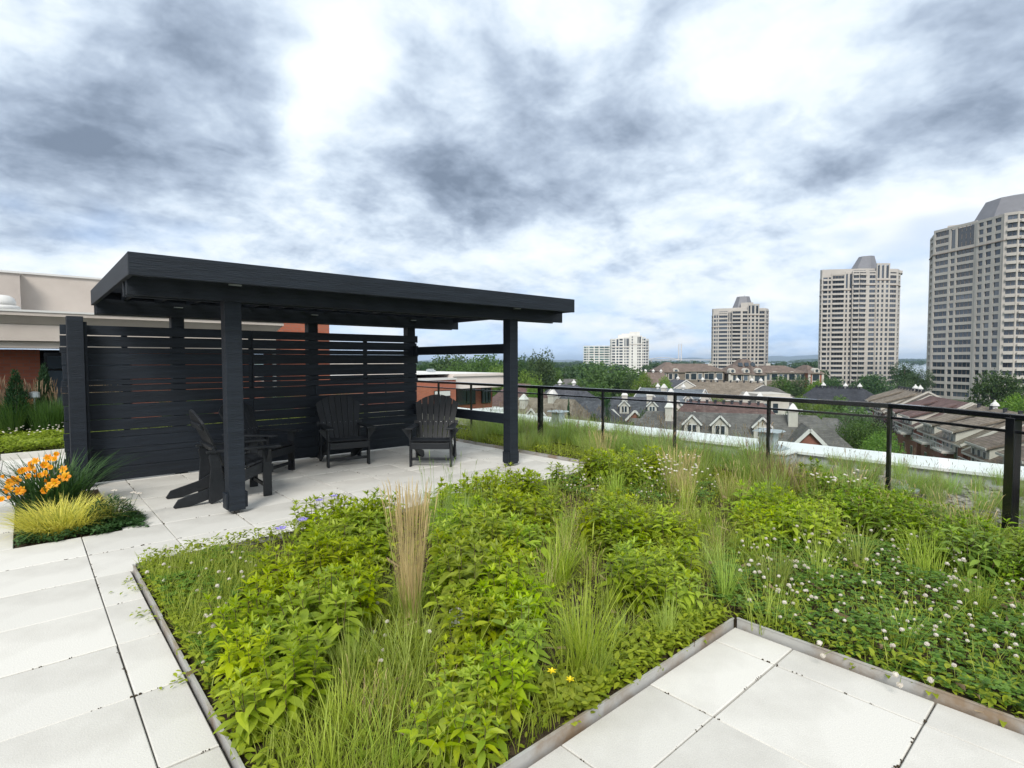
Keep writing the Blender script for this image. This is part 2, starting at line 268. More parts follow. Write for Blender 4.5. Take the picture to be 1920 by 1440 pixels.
MT = dict(
    wood=surf('black_stained_wood', (.0055, .0087, .0140), .58, (.0110, .0162, .0245), 3.0, 8, .35, 14, .35, stretch=(1, 1, 9), obj_var=.18),
    woodx=surf('black_stained_wood_grain', (.0055, .0087, .0140), .58, (.0115, .0170, .0255), 3.0, 8, .35, 14, .35, stretch=(.6, 9, 9), obj_var=.18),
    woody=surf('black_stained_wood_cross', (.0055, .0087, .0140), .58, (.0115, .0170, .0255), 3.0, 8, .35, 14, .35, stretch=(9, .6, 9), obj_var=.18),
    plastic=surf('black_poly_lumber', (.007, .009, .0115), .5, (.012, .014, .0175), 6, 5, .15, 40, .4, obj_var=.15),
    metal=surf('black_painted_metal', (.007, .008, .010), .13, spec=.75),
    screw=surf('steel_screw', (.5, .5, .5), .35, metal=1),
    paver=surf('pale_concrete_paver', (.455, .435, .395), .9, (.595, .575, .53), 1.3, 9, .12, 120, .2, obj_var=.075, speck=(240, .10), lo=.28, hi=.55),
    joint=surf('dark_joint_sand', (.055, .05, .045), .95, (.11, .10, .085), 14),
    steel=surf('weathered_galvanised_steel', (.46, .45, .43), .55, (.29, .21, .14), 3.5, 7, .1, 30, .5, metal=.35, lo=.46, hi=.66),
    soil=surf('dark_soil', (.035, .026, .018), 1, (.075, .058, .035), 14, 8, .8, 40, .1),
    gravel=surf('pale_gravel', (.30, .28, .25), .95, (.18, .16, .14), 30, 8, .9, 60, .2),
    stone=surf('river_stone', (.42, .38, .34), .85, (.26, .24, .22), 8, 4, .1, 30, .3, obj_var=.2),
    coping=surf('white_coping_metal', (.74, .75, .74), .45, (.66, .67, .66), 1.4, 6, 0, None, .4),
    pwall=surf('grey_parapet_membrane', (.36, .375, .37), .8, (.44, .45, .44), 2.5, 7, .1, 30),
    galv=surf('galvanised_vent_metal', (.42, .46, .47), .4, (.55, .58, .58), 5, 5, 0, None, .5, metal=.7),
    stucco=surf('taupe_stucco', (.44, .385, .345), .95, (.50, .445, .40), 1.2, 8, .5, 90, .15),
    stucco2=surf('grey_taupe_stucco', (.36, .315, .285), .95, (.42, .37, .335), 1.2, 8, .5, 90, .15),
    stuccop=surf('pale_pink_stucco', (.60, .53, .48), .95, (.66, .60, .55), 1.0, 7, .3, 90, .15),
    trim=surf('pale_metal_flashing', (.55, .54, .52), .5, spec=.4),
    brick=brickmat('orange_red_brick', (.30, .085, .045), (.36, .11, .06), (.22, .12, .09)),
    brickd=brickmat('dark_red_brick', (.20, .062, .042), (.25, .085, .058), (.20, .13, .11)),
    white=surf('white_painted_wood', (.60, .59, .565), .6, (.52, .51, .49), 1.5),
    cream=surf('cream_siding', (.42, .395, .35), .8, (.48, .455, .405), .8),
    roofmem=surf('white_roof_membrane', (.55, .54, .52), .8, (.66, .65, .62), .5),
    darkgl=glassmat('dark_window_glass'),
    towergl=glassmat('tower_window_glass', (.016, .022, .032), .08),
    greengl=glassmat('green_window_glass', (.03, .065, .062), .1),
    clear=clearglass('railing_glass', (.94, .97, .96)),
    tower=surf('beige_precast_concrete', (.42, .385, .35), .85, (.48, .445, .405), .12, 6),
    tower2=surf('pinkish_precast_concrete', (.42, .385, .35), .85, (.48, .445, .405), .12, 6),
    towercap=surf('grey_metal_mansard', (.135, .135, .15), .55, (.165, .165, .18), .3),
    towertrim=surf('brown_band_course', (.30, .235, .19), .85),
    whiteb=surf('white_precast_concrete', (.62, .60, .56), .85, (.70, .68, .64), .1),
    shg=shinglemat('grey_shingle', (0.100, 0.095, 0.091), (0.137, 0.129, 0.122)),
    shb=shinglemat('brown_shingle', (0.128, 0.098, 0.081), (0.177, 0.137, 0.116)),
    shr=shinglemat('red_brown_shingle', (0.104, 0.066, 0.061), (0.144, 0.093, 0.085)),
    sht=shinglemat('tan_shingle', (0.152, 0.127, 0.100), (0.213, 0.181, 0.144)),
    shk=shinglemat('black_shingle', (.035, .038, .045), (.052, .055, .063)),
    shs=shinglemat('slate_blue_shingle', (0.107, 0.122, 0.140), (0.159, 0.177, 0.195)),
    shs2=shinglemat('dark_slate_shingle', (0.061, 0.063, 0.073), (0.095, 0.098, 0.110)),
    bark=surf('tree_bark', (.075, .06, .045), .95, (.13, .105, .08), 4, 6, .5, 12),
    lawn=surf('distant_green_ground', (.035, .06, .02), 1, (.055, .085, .03), .03, 8),
    water=surf('river_water', (.24, .32, .40), .12, spec=.5),
    road=surf('asphalt', (.05, .05, .052), .9, (.065, .065, .066), .6),
    pvc=surf('pale_plastic_pipe', (.62, .63, .62), .4),
    hill=surf('blue_forested_hill', (.04, .06, .045), 1, (.055, .08, .05), .001),
    # foliage
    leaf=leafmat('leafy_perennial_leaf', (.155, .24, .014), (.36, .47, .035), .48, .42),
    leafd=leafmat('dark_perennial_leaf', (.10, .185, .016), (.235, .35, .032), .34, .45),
    stem=surf('green_brown_stem', (.07, .08, .025), .8, (.10, .05, .03), 20),
    grass=leafmat('green_grass_blade', (.17, .26, .032), (.37, .47, .095), .4),
    grassb=leafmat('blue_green_grass_blade', (.17, .265, .06), (.33, .43, .13), .4),
    grassd=leafmat('dark_green_grass_blade', (.03, .085, .015), (.07, .15, .03), .35),
    straw=leafmat('straw_grass_blade', (.45, .35, .165), (.68, .56, .31), .35, .6, False),
    seed=leafmat('brown_seed_head', (.16, .115, .065), (.30, .235, .14), .2, .8),
    gold=leafmat('golden_grass_blade', (.40, .43, .05), (.68, .66, .13), .4),
    clover=leafmat('clover_leaf', (.05, .125, .02), (.135, .25, .045), .3),
    cover=leafmat('low_cover_leaf', (.14, .22, .024), (.31, .40, .05), .4),
    lily=leafmat('daylily_leaf', (.02, .065, .018), (.05, .125, .03), .3),
    fern=leafmat('ferny_yarrow_leaf', (.03, .085, .03), (.065, .145, .05), .3),
    petal=leafmat('white_clover_petal', (.58, .52, .45), (.78, .74, .67), .25, .7, False),
    orange=leafmat('orange_daylily_petal', (.80, .27, .012), (.90, .46, .025), .3, .5, False),
    yellow=leafmat('yellow_petal', (.80, .60, .015), (.88, .72, .03), .3, .5, False),
    violet=leafmat('violet_petal', (.25, .20, .62), (.36, .30, .75), .3, .5, False),
    conifer=leafmat('conifer_needles', (.012, .045, .018), (.035, .085, .03), .15, .7),
    tree_a=leafmat('tree_leaf_mid', (.032, .075, .016), (.085, .16, .030), .3, .6),
    tree_b=leafmat('tree_leaf_light', (.06, .13, .018), (.14, .235, .035), .35, .6),
    tree_c=leafmat('tree_leaf_dark', (.020, .052, .017), (.055, .11, .028), .25, .6),
    tree_d=leafmat('tree_leaf_purple', (.014, .010, .012), (.035, .022, .026), .2, .6),
)

# ------------------------------------------------------------------ large structure: ground, river, hills, our building
def build_ground():
    g = MB().add([(-12500, -12500, GROUND), (12500, -12500, GROUND), (12500, 12500, GROUND), (-12500, 12500, GROUND)], [(0, 1, 2, 3)]).build('ground', MT['lawn']); tag(g, kind='structure')
    p = [ld(240, 470), ld(560, 380), ld(3000, 900), ld(3600, 3800), ld(900, 3600), ld(330, 800)]
    tag(MB().add([(q.x, q.y, GROUND+.05) for q in p], [tuple(range(6))]).build('river', MT['water']), kind='structure')
    # blue hills on the horizon
    V, F = [], []
    n = 240
    for i in range(n+1):
        lat = -9000+i*100
        h = 34+9*math.sin(i*.31)+8*math.sin(i*.83+1.2)+6*math.sin(i*1.7)
        base = math.exp(-((lat-4900)/900)**2)*62+math.exp(-((lat-5900)/700)**2)*34+math.exp(-((lat-2900)/700)**2)*30
        h = h+base
        for dd, hh in ((8600, 0), (9300, .62), (9900, 1), (10900, 0)):
            jig = 60*math.sin(i*2.1+dd)
            V.append(ld(lat, dd+jig, GROUND+h*hh))
    for i in range(n):
        for k in range(3): F.append((i*4+k, i*4+k+1, i*4+k+5, i*4+k+4))
    tag(MB().add(V, F).build('hills', MT['hill'], smooth=True), kind='structure')
    # streets between the townhouses
    def strip(name, a, b, w):
        a, b = Vector(a), Vector(b); d = (b-a).normalized(); s = Vector((-d.y, d.x, 0))*w/2
        V = [a-s, b-s, b+s, a+s]; tag(MB().add([(p.x, p.y, GROUND+.06) for p in V], [(0, 1, 2, 3)]).build(name, MT['road']), kind='structure')
    strip('road', ld(-40, 75), ld(120, 62), 7)
    strip('road', ld(42, 40), ld(66, 150), 7)
build_ground()

bld = thing('terrace_building', 'building whose roof terrace carries the pergola and planting bed', 'building')
MB().bx(-14, 9.55, -9, 21, GROUND, -.45).build('wall', MT['stucco2'], bld)
MB().bx(-14, 9.3, -9, 21, -.449, -.1).build('roof_slab', MT['gravel'], bld)

# ------------------------------------------------------------------ paving
TS = .6; GX, GY = .33, .525
pav = MB().bx(-3.3, 6.06, -3, 11.4, -.099, -.046).build('terrace_paving', MT['joint']); tag(pav, kind='structure')
def paver_mesh(w, l):
    b = MB(); hx, hy, t, c = w/2, l/2, .04, .004
    P = [(sx*hx, sy*hy, z) for z in (-t, -c) for sx, sy in ((-1, -1), (1, -1), (1, 1), (-1, 1))]+[(sx*(hx-c), sy*(hy-c), 0) for sx, sy in ((-1, -1), (1, -1), (1, 1), (-1, 1))]
    b.add(P, [(8, 9, 10, 11)]+[(i, (i+1) % 4, 4+(i+1) % 4, 4+i) for i in range(4)]+[(4+i, 4+(i+1) % 4, 8+(i+1) % 4, 8+i) for i in range(4)])
    return b.mesh('paver', MT['paver'])
FULL = paver_mesh(TS-.007, TS-.007)
CUT = (-.1, .62, 5.925, 8.1)
def place_paver(x0, x1, y0, y1):
    if x1-x0 < .03 or y1-y0 < .03: return
    full = abs(x1-x0-TS) < .001 and abs(y1-y0-TS) < .001
    o = link('paver', FULL if full else paver_mesh(x1-x0-.007, y1-y0-.007), pav, ((x0+x1)/2+random.uniform(-.0015, .0015), (y0+y1)/2+random.uniform(-.0015, .0015), random.uniform(-.002, .002)))
    o.rotation_euler = (random.uniform(-.003, .003), random.uniform(-.003, .003), random.uniform(-.0025, .0025))
for i in range(-6, 11):
    for j in range(-5, 19):
        x0, y0 = GX+i*TS, GY+j*TS; x1, y1 = x0+TS, y0+TS
        for ry0, ry1, rx1 in ((4.725, 11.4, 6.045), (1.44, 4.725, .535), (-3, 1.44, 2.955)):
            a0, a1, b0, b1 = max(x0, -3.27), min(x1, rx1), max(y0, ry0), min(y1, ry1)
            if a1 <= a0 or b1 <= b0: continue
            if a1 > CUT[0] and a0 < CUT[1] and b1 > CUT[2]+.01 and b0 < CUT[3]-.01:
                place_paver(a0, min(a1, CUT[0]), b0, b1); place_paver(max(a0, CUT[1]), a1, b0, b1)
                if b1 > CUT[3]: place_paver(max(a0, CUT[0]), min(a1, CUT[1]), CUT[3], b1)
            else: place_paver(a0, a1, b0, b1)
# bits of moss and grit in the joints
gm = MB()
for k in range(1500):
    if random.random() < .5: x = GX+random.randint(-4, 9)*TS+random.gauss(0, .003); y = random.uniform(-1, 9); dx, dy = .3, 1
    else: y = GY+random.randint(-2, 14)*TS+random.gauss(0, .003); x = random.uniform(-2, 6); dx, dy = 1, .3
    if .5 < x and 1.4 < y < 4.75 or x > 2.95 and y < 1.44: continue
    s = random.uniform(.001, .0035)*(2 if random.random() < .06 else 1)
    for q in range(3): gm.lathe([(s*.8, -.004), (s, s*.3), (s*.3, s*.8)], 5, (x+random.gauss(0, .012)*dx, y+random.gauss(0, .012)*dy, 0))
tag(gm.build('joint_moss', MT['soil']), 'dark moss and grit lodged in the paver joints', 'moss', kind='stuff')

# planting bed soil and steel edging
bed = MB()
bed.bx(.56, 7.25, 1.46, 4.70, -.098, .012); bed.bx(2.98, 6.75, -5, 1.459, -.098, .012); bed.bx(6.07, 7.6, 4.701, 14, -.098, .012)
bed = bed.build('planting_bed_soil', MT['soil']); tag(bed, kind='structure')
def edging(label, pts, h=.048, t=.009):
    o = thing('steel_edging', label, 'edging')
    for a, b in zip(pts[:-1], pts[1:]):
        a, b = Vector((*a, 0)), Vector((*b, 0)); n = max(1, round((b-a).length/1.2))
        for k in range(n):
            p, q = a.lerp(b, k/n), a.lerp(b, (k+1)/n); d = (q-p).normalized()*.002; jz = random.uniform(-.003, .003); jl = Vector((random.uniform(-.003, .003), random.uniform(-.003, .003), 0))
            e = MB(); e.bar(p+d+jl+Vector((0, 0, h/2-.03+jz)), q-d+jl+Vector((0, 0, h/2-.03+jz)), t*.4, h+.05)
            e.bar(p+d+jl+Vector((0, 0, h-.005+jz)), q-d+jl+Vector((0, 0, h-.005+jz)), t*1.3, .006); e.build('strip', MT['steel'], o)
    return o
edging('long steel edging strip along left side of the planting bed', [(.548, 1.45), (.548, 4.72)])
edging('rusty steel edging on the bed side of the front paving corner', [(.58, 1.452), (2.962, 1.452)], .052)
edging('brown rusted steel edging beside the white clover patch', [(2.967, 1.435), (2.967, -2.5)], .052)
edging('steel edging between the bed and the pergola paving', [(.56, 4.728), (6.04, 4.728)])
edging('steel edging along paving below the black railing', [(6.052, 4.74), (6.052, 11.3)])

# ------------------------------------------------------------------ pergola
pg = thing('pergola', 'black wooden pergola with slatted privacy screen on the roof terrace', 'pergola', (3.35, 7.1, 0))
def pbox(name, x0, x1, y0, y1, z0, z1, m='wood', bev=.004):
    o = MB().box((0, 0, 0), (x1-x0, y1-y0, z1-z0)).build(name, MT[m], pg, bevel=bev); o.location = ((x0+x1)/2-3.35, (y0+y1)/2-7.1, (z0+z1)/2); return o
PW = .075
for x in (1.535, 5.185):
    pbox('post', x-PW, x+PW, 5.79, 5.94, .035, 2.27)
    pbox('post_shoe', x-.03, x+.03, 5.83, 5.90, 0, .036, 'metal')
    for s in (-1, 1): pbox('post_base_board', x+s*(PW+.0125)-.012, x+s*(PW+.0125)+.012, 5.80, 5.93, .055, .21)
for x in (1.55, 3.37, 5.12): pbox('post', x-PW, x+PW, 8.42, 8.57, 0, 2.27)
pbox('end_post', .385, .54, 8.16, 8.31, 0, 2.03)
pbox('end_post_trim', .543, .575, 8.20, 8.335, .03, 1.97)
for y0 in (5.745, 5.943): pbox('beam', .68, 6.13, y0, y0+.043, 2.075, 2.262, 'woodx')
for y0 in (8.373, 8.573): pbox('beam', .68, 6.10, y0, y0+.043, 2.085, 2.262, 'woodx')
pbox('fascia', .655, 6.02, 5.40, 5.44, 2.203, 2.39, 'woodx'); pbox('fascia', .655, 6.02, 8.62, 8.66, 2.203, 2.39, 'woodx')
pbox('fascia', .655, .695, 5.442, 8.618, 2.205, 2.388, 'woody'); pbox('fascia', 5.98, 6.02, 5.442, 8.618, 2.205, 2.388, 'woody')
nj = 14
for k in range(nj):
    x = .98+k*(5.72-.98)/(nj-1); pbox('joist', x-.02, x+.02, 5.443, 8.617, 2.264, 2.372, 'woody', .002)
yy = 5.445
while yy < 8.55:
    w = .088; pbox('roof_board', .698, 5.977, yy, min(yy+w, 8.615), 2.3735, 2.386, 'woodx', 0); yy += w+.036
for x in (1.535, 5.185): pbox('bracket', x-.05, x+.06, 5.71, 5.744, 2.225, 2.236, 'galv', 0)
for x in (1.55, 3.37, 5.12): pbox('bracket', x-.05, x+.05, 8.34, 8.372, 2.205, 2.215, 'galv', 0)
# slatted screen
ROWS = [(510, 560), (570, 625), (635, 660), (668, 730), (738, 812), (822, 848), (853, 880), (893, 955), (965, 1045), (1052, 1110), (1118, 1150), (1158, 1218), (1223, 1252), (1258, 1325), (1333, 1392)]
for k, (a, b) in enumerate(ROWS):
    zt, zb = 1.94-(a-510)*.002136, 1.94-(b-510)*.002136
    zb = 1.94-(ROWS[k+1][0]-510)*.002136+(.012 if k < 2 else .007 if k in (3, 4, 5, 6, 7, 8, 9) else .003) if k+1 < len(ROWS) else .018
    gap = 0
    xe, x0 = 5.205+random.uniform(-.015, .02), .335+random.uniform(-.012, .012)
    xj = 2.46 if k % 2 == 0 or k < 6 else 3.37
    jj = random.uniform(0, .004)
    pbox('slat', x0, xj-.002, 8.382-jj, 8.416-jj, zb+gap, zt-gap*.5, 'woodx', .003); pbox('slat', xj+.002, xe, 8.380-jj, 8.415-jj, zb+gap+random.uniform(-.003, .003), zt-gap*.5, 'woodx', .003)
for x in (.96, 2.46, 4.24): pbox('batten', x-.032, x+.032, 8.418, 8.455, .02, 1.93)
for z0, z1 in ((1.605, 1.745), (.592, .738)): pbox('side_rail', 5.165, 5.205, 5.941, 8.379, z0, z1, 'woody')
for z in (1.675, .665): pbox('rail_block', 5.12, 5.164, 8.27, 8.379, z-.09, z+.09)

# ------------------------------------------------------------------ adirondack chairs (front towards local -y)
def make_chair():
    c = thing('adirondack_chair', 'x', 'chair', group='black garden chairs under the pergola')
    W = .27
    for s in (-1, 1):
        x = s*(W+.015)
        MB().bx(x-.014, x+.014, -.005, .085, 0, .535).build('front_leg', MT['plastic'], c, bevel=.004)
        # side rail: slopes from the seat front down to the ground behind
        o = MB(); prof = [(.0, .30), (.0, .375), (.06, .385), (.45, .255), (.62, .16), (.90, .085), (.945, .015), (.93, 0), (.80, 0), (.60, .05)]
        T = Matrix.Translation((x-s*.030-.0125, 0, 0)) @ Matrix(((0, 0, 1, 0), (1, 0, 0, 0), (0, 1, 0, 0), (0, 0, 0, 1)))
        o.prism(prof, 0, .025, 0, T); o.build('side_rail', MT['plastic'], c, bevel=.003)
        o = MB(); T = Matrix.Translation((x-.0125, 0, 0)) @ Matrix(((0, 0, 1, 0), (1, 0, 0, 0), (0, 1, 0, 0), (0, 0, 0, 1)))
        o.prism([(.47, .052), (.60, .0), (.63, .02), (.60, .40), (.62, .50), (.59, .56), (.53, .535), (.50, .40)], 0, .025, 0, T); o.build('rear_leg', MT['plastic'], c, bevel=.003)
        # arm, wider at the front
        arm = [(x-.055, -.10), (x+.055, -.10), (x+.068, -.04), (x+.05, .35), (x+.03, .64), (x-.03, .64), (x-.045, .2)]
        MB().prism(arm, .537, .562).build('arm', MT['plastic'], c, bevel=.005)
        MB().prism([(0, 0), (.11, 0), (0, -.15)], -.0125, .0125, 0, Matrix.Translation((x+s*.015, .04, .535)) @ Matrix(((s*1.0, 0, 0, 0), (0, 0, 1, 0), (0, 1, 0, 0), (0, 0, 0, 1)))).build('arm_bracket', MT['plastic'], c)
    # seat slats along the curved seat
    pr = [(-.012, .355), (.07, .393), (.155, .372), (.24, .343), (.325, .314), (.41, .286)]
    for k in range(len(pr)-1):
        (y0, z0), (y1, z1) = pr[k], pr[k+1]; d = Vector((0, y1-y0, z1-z0)); n = d.normalized()*.004
        MB().bar(Vector((0, y0, z0+.008))+n, Vector((0, y1, z1+.008))-n, (W-.002)*2+(.0 if k else .05), .022).build('seat_slat', MT['plastic'], c, bevel=.004)
    MB().bx(-W, W, -.030, -.008, .255, .345).build('apron', MT['plastic'], c, bevel=.004)
    MB().bx(-W-.0005, W+.0005, .03, .055, .085, .125).build('stretcher', MT['plastic'], c, bevel=.003)
    # fan back of seven slats
    base, tilt = Vector((0, .40, .25)), R(24)
    u, nrm = Vector((0, math.sin(tilt), math.cos(tilt))), Vector((0, math.cos(tilt), -math.sin(tilt)))
    for k in range(7):
        t = (k-3)/3; xb, xt = t*.195, t*.285; L = .80-.105*t*t-.01*abs(t); wb, wt = .060, .088
        pts = []
        Lr = .80-.105*((t+.155)**2); Ll = .80-.105*((t-.155)**2)
        q = [(xb-wb/2, 0), (xb+wb/2, 0), (xt+wt/2, Lr), (xt, (Lr+Ll)/2+.003), (xt-wt/2, Ll)]
        V = [base+Vector((x, 0, 0))+u*l+nrm*e for e in (-.011, .011) for x, l in q]
        MB().add(V, [(0, 1, 2, 3, 4), (9, 8, 7, 6, 5)]+[(i, i+5, (i+1) % 5+5, (i+1) % 5) for i in range(5)]).build('back_slat', MT['plastic'], c, bevel=.003)
    for l, w, nm in ((.10, .21, 'lower_back_brace'), (.36, .33, 'upper_back_brace'), (.62, .24, 'top_back_brace')):
        p = base+u*l+nrm*.026; MB().bar(p-Vector((w, 0, 0)), p+Vector((w, 0, 0)), .026, .07, 0, u).build(nm, MT['plastic'], c, bevel=.003)
    sc = MB()
    for k in range(7):
        t = (k-3)/3; p = base+u*.36+Vector((t*.24, 0, 0))-nrm*.0115; sc.lathe([(.004, -.001), (.004, .001)], 6, (0, 0, 0)); n = len(sc.v)-12
        for i in range(n, n+12): v = Vector(sc.v[i]); sc.v[i] = tuple(p+Vector((v.x, 0, 0))+u*v.y-nrm*v.z)
    tag(sc.build('screw_heads', MT['screw'], c), kind='stuff')
    return c
ch0 = make_chair()
CH = [((4.265, 6.54), math.atan2(-.672, .741), 'black slatted chair facing the camera nearest the railing, beside open end'),
      ((3.44, 7.37), math.atan2(-.20, .977), 'black slatted chair against the screen, second from the railing'),
      ((2.53, 7.45), math.atan2(.62, .78), 'black slatted chair half hidden behind the front left pergola post, by screen'),
      ((2.05, 6.64), math.atan2(.998, .04), 'leftmost black chair seen from the side behind the front pergola post')]
for k, ((x, y), a, lab) in enumerate(CH):
    o = ch0 if k == 0 else copy_tree(ch0)
    o.location = (x, y, .003); o.rotation_euler = (0, 0, a); o['label'] = lab

# ------------------------------------------------------------------ railing with glass panes
rl = thing('terrace_railing', 'black metal terrace railing with glass panes beyond the planting bed', 'railing', (6.75, 5, 0))
O = Vector((6.75, 5, 0))
PTS = [(6.78, 12.4), (6.78, 11.3), (6.78, 10.05), (6.78, 8.88), (6.78, 7.78), (6.80, 6.90), (6.80, 5.50), (6.80, 4.22), (6.74, 2.90), (6.60, 1.62), (6.36, 1.12), (6.02, .62), (5.2, -.55), (4.5, -1.6)]
THICK = {4, 5, 11}; NOPOST = {10}
for i, p in enumerate(PTS):
    if i in NOPOST: continue
    w = .075 if i in THICK else .036
    a = math.atan2(PTS[min(i+1, len(PTS)-1)][1]-PTS[i-1 if i else 0][1], PTS[min(i+1, len(PTS)-1)][0]-PTS[i-1 if i else 0][0])
    o = MB().box((0, 0, 0), (w, w, 1.12)).build('post', MT['metal'], rl, bevel=.004); o.location = Vector((p[0], p[1], .47))-O; o.rotation_euler = (0, 0, a)
for nm, z, w, h in (('top_rail', 1.035, .062, .05), ('middle_rail', .915, .022, .024), ('bottom_rail', .085, .022, .022)):
    for a, b in zip(PTS[:-1], PTS[1:]):
        A, B = Vector((*a, z))-O, Vector((*b, z))-O; d = (B-A).normalized()*.001
        MB().bar(A+d, B-d, w, h).build(nm, MT['metal'], rl, bevel=.006 if w > .03 else 0)
for a, b in zip(PTS[:-1], PTS[1:]):
    A, B = Vector((*a, .5))-O, Vector((*b, .5))-O; d = (B-A).normalized()*.055
    MB().bar(A+d, B-d, .008, .795).build('glass_pane', MT['clear'], rl)

# ------------------------------------------------------------------ parapet with white coping, vents on pedestals
pp = thing('parapet_wall', 'low grey parapet with wide white coping beyond the railing', 'wall', (9.2, 5, -.1))
def pb(name, x0, x1, y0, y1, z0, z1, m): o = MB().bx(x0-9.2, x1-9.2, y0-5, y1-5, z0+.1, z1+.1).build(name, MT[m], pp, bevel=.006); return o
pb('wall', 9.02, 9.54, -5, 16, -.6, .045, 'pwall')
ys = [-5, -2.6, -.2, 2.05, 4.4, 6.8, 9.2, 11.6, 14, 16]
for a, b in zip(ys[:-1], ys[1:]):
    o = MB().add([(8.97-9.2, a+.002-5, .145), (8.97-9.2, b-.002-5, .145), (9.62-9.2, b-.002-5, .205), (9.62-9.2, a+.002-5, .205), (8.97-9.2, a+.002-5, .185), (8.97-9.2, b-.002-5, .185), (9.62-9.2, b-.002-5, .225), (9.62-9.2, a+.002-5, .225)],
                 [(0, 1, 2, 3), (7, 6, 5, 4), (0, 4, 5, 1), (1, 5, 6, 2), (2, 6, 7, 3), (3, 7, 4, 0)]).build('coping', MT['coping'], pp)
def pedestal(label, yc):
    o = thing('vent_pedestal', label, 'pedestal', (8.78, yc, -.1))
    MB().bx(-.26, .2, -.33, .33, 0, .17).build('base', MT['pwall'], o, bevel=.004); MB().bx(-.29, .235, -.36, .36, .171, .2).build('cap', MT['coping'], o, bevel=.004)
def vent(label, yc):
    o = thing('roof_vent', label, 'vent', (8.85, yc, .1))
    b = MB(); b.add([(-.2, -.26, .001), (.2, -.26, .001), (.2, .26, .001), (-.2, .26, .001), (-.13, -.17, .05), (.13, -.17, .05), (.13, .17, .05), (-.13, .17, .05)], [(0, 1, 5, 4), (1, 2, 6, 5), (2, 3, 7, 6), (3, 0, 4, 7), (4, 5, 6, 7), (3, 2, 1, 0)]); b.build('flashing', MT['galv'], o)
    MB().bx(-.09, .09, -.115, .115, .051, .25).build('body', MT['galv'], o, bevel=.004)
    MB().add([(-.16, -.2, .27), (.16, -.2, .27), (.16, .2, .27), (-.16, .2, .27), (-.14, -.17, .295), (.14, -.17, .295), (.14, .17, .295), (-.14, .17, .295)], [(3, 2, 1, 0), (4, 5, 6, 7), (0, 1, 5, 4), (1, 2, 6, 5), (2, 3, 7, 6), (3, 0, 4, 7)]).build('cap', MT['galv'], o)
    for s in (-1, 1):
        for t in (-1, 1): MB().bx(s*.07-.01, s*.07+.01, t*.09-.01, t*.09+.01, .2505, .2695).build('cap_leg', MT['galv'], o)
pedestal('grey parapet pedestal under the right roof vent, beside the long coping', 3.75); vent('galvanised square roof vent on the pedestal in front of grey roof', 3.8)
pedestal('grey parapet pedestal under the left roof vent, near the pergola', 8.3); vent('galvanised square roof vent near the pergola end post', 8.42)
# little galvanised drain vent in the gravel
o = thing('drain_vent', 'small round galvanised drain vent standing in gravel near the railing', 'vent', (7.35, 1.62, -.09))
MB().lathe([(.07, 0), (.07, .10), (.11, .115), (.115, .16), (.10, .165)], 18).build('bowl', MT['galv'], o, smooth=True); MB().tube([(0, 0, .16), (0.01, 0, .19), (.03, 0, .20)], .008, 6).build('handle', MT['galv'], o)
# strip of river stones along the parapet: loose, uncountable
st = MB()
for k in range(5200):
    x = random.uniform(6.8, 9.0); y = random.uniform(-2.2, 3.2) if k < 4300 else random.uniform(3, 10)
    if x < 7.3 and y > 1.4: continue
    s = random.uniform(.014, .036); st.lathe([(s*.6, 0), (s, s*.35), (s*.75, s*.75), (s*.2, s*.9)], 6, (x, y, -.099))
for k in range(500):
    x = random.uniform(6.05, 6.7); y = random.uniform(-.3, 1.0); s = random.uniform(.012, .03); st.lathe([(s*.6, 0), (s, s*.35), (s*.75, s*.75), (s*.2, s*.9)], 6, (x, y, .011))
tag(st.build('river_stones', MT['stone'], smooth=True), 'pale loose river stones along the foot of parapet', 'stones', kind='stuff')
# pvc pipe
o = thing('inspection_pipe', 'short open white plastic pipe standing among the leafy plants', 'pipe', (1.70, 2.36, .01))
q = MB(); q.lathe([(.043, 0), (.043, .15), (.037, .15), (.037, .052)], 20); q.build('tube', MT['pvc'], o, smooth=False)

# ------------------------------------------------------------------ penthouse building to the left and the brick wing
ph = thing('penthouse', 'taupe stucco penthouse with deep overhanging roof behind the pergola screen', 'building', (0, 15, 0))
def pbx(name, x0, x1, y0, y1, z0, z1, m, par=ph, b=0): return MB().bx(x0, x1, y0-15, y1-15, z0, z1).build(name, MT[m], par, bevel=b)
pbx('brick_wall', -14, .27, 15.5, 21, -.3, 1.76, 'brick'); pbx('brick_wall', 1.9, 4.6, 15.5, 21, -.3, 1.76, 'brick')
pbx('recess_wall', .271, 1.899, 15.9, 16.1, -.3, 1.76, 'shk')
w = pbx('window', .34, 1.85, 15.78, 15.89, .25, 1.70, 'metal'); MB().bx(.40, 1.79, .76, .779, 1.35, 1.62).build('pane', MT['darkgl'], w); MB().bx(.40, 1.79, .76, .779, .30, 1.30).build('pane', MT['darkgl'], w)
pbx('soffit_band', -14, 4.86, 14.62, 15.2, 1.775, 1.905, 'stucco', b=.004); pbx('fascia_band', -14, 4.84, 14.52, 15.2, 1.912, 2.245, 'stucco', b=.004)
cv = MB(); cv.add([(-14, -.5, 2.246), (4.84, -.5, 2.246), (4.84, .2, 2.246), (-14, .2, 2.246), (-14, -.62, 2.40), (4.97, -.62, 2.40), (4.97, .3, 2.40), (-14, .3, 2.40)], [(3, 2, 1, 0), (0, 1, 5, 4), (1, 2, 6, 5), (2, 3, 7, 6), (3, 0, 4, 7), (4, 5, 6, 7)]); cv.build('cove', MT['stucco2'], ph)
pbx('fascia_top', -14, 4.99, 14.36, 15.3, 2.401, 2.475, 'stucco', b=.004); pbx('flashing', -14, 5.0, 14.34, 15.31, 2.4755, 2.515, 'trim')
pbx('roof', -14, 4.9, 15.32, 21.2, 2.38, 2.50, 'roofmem')
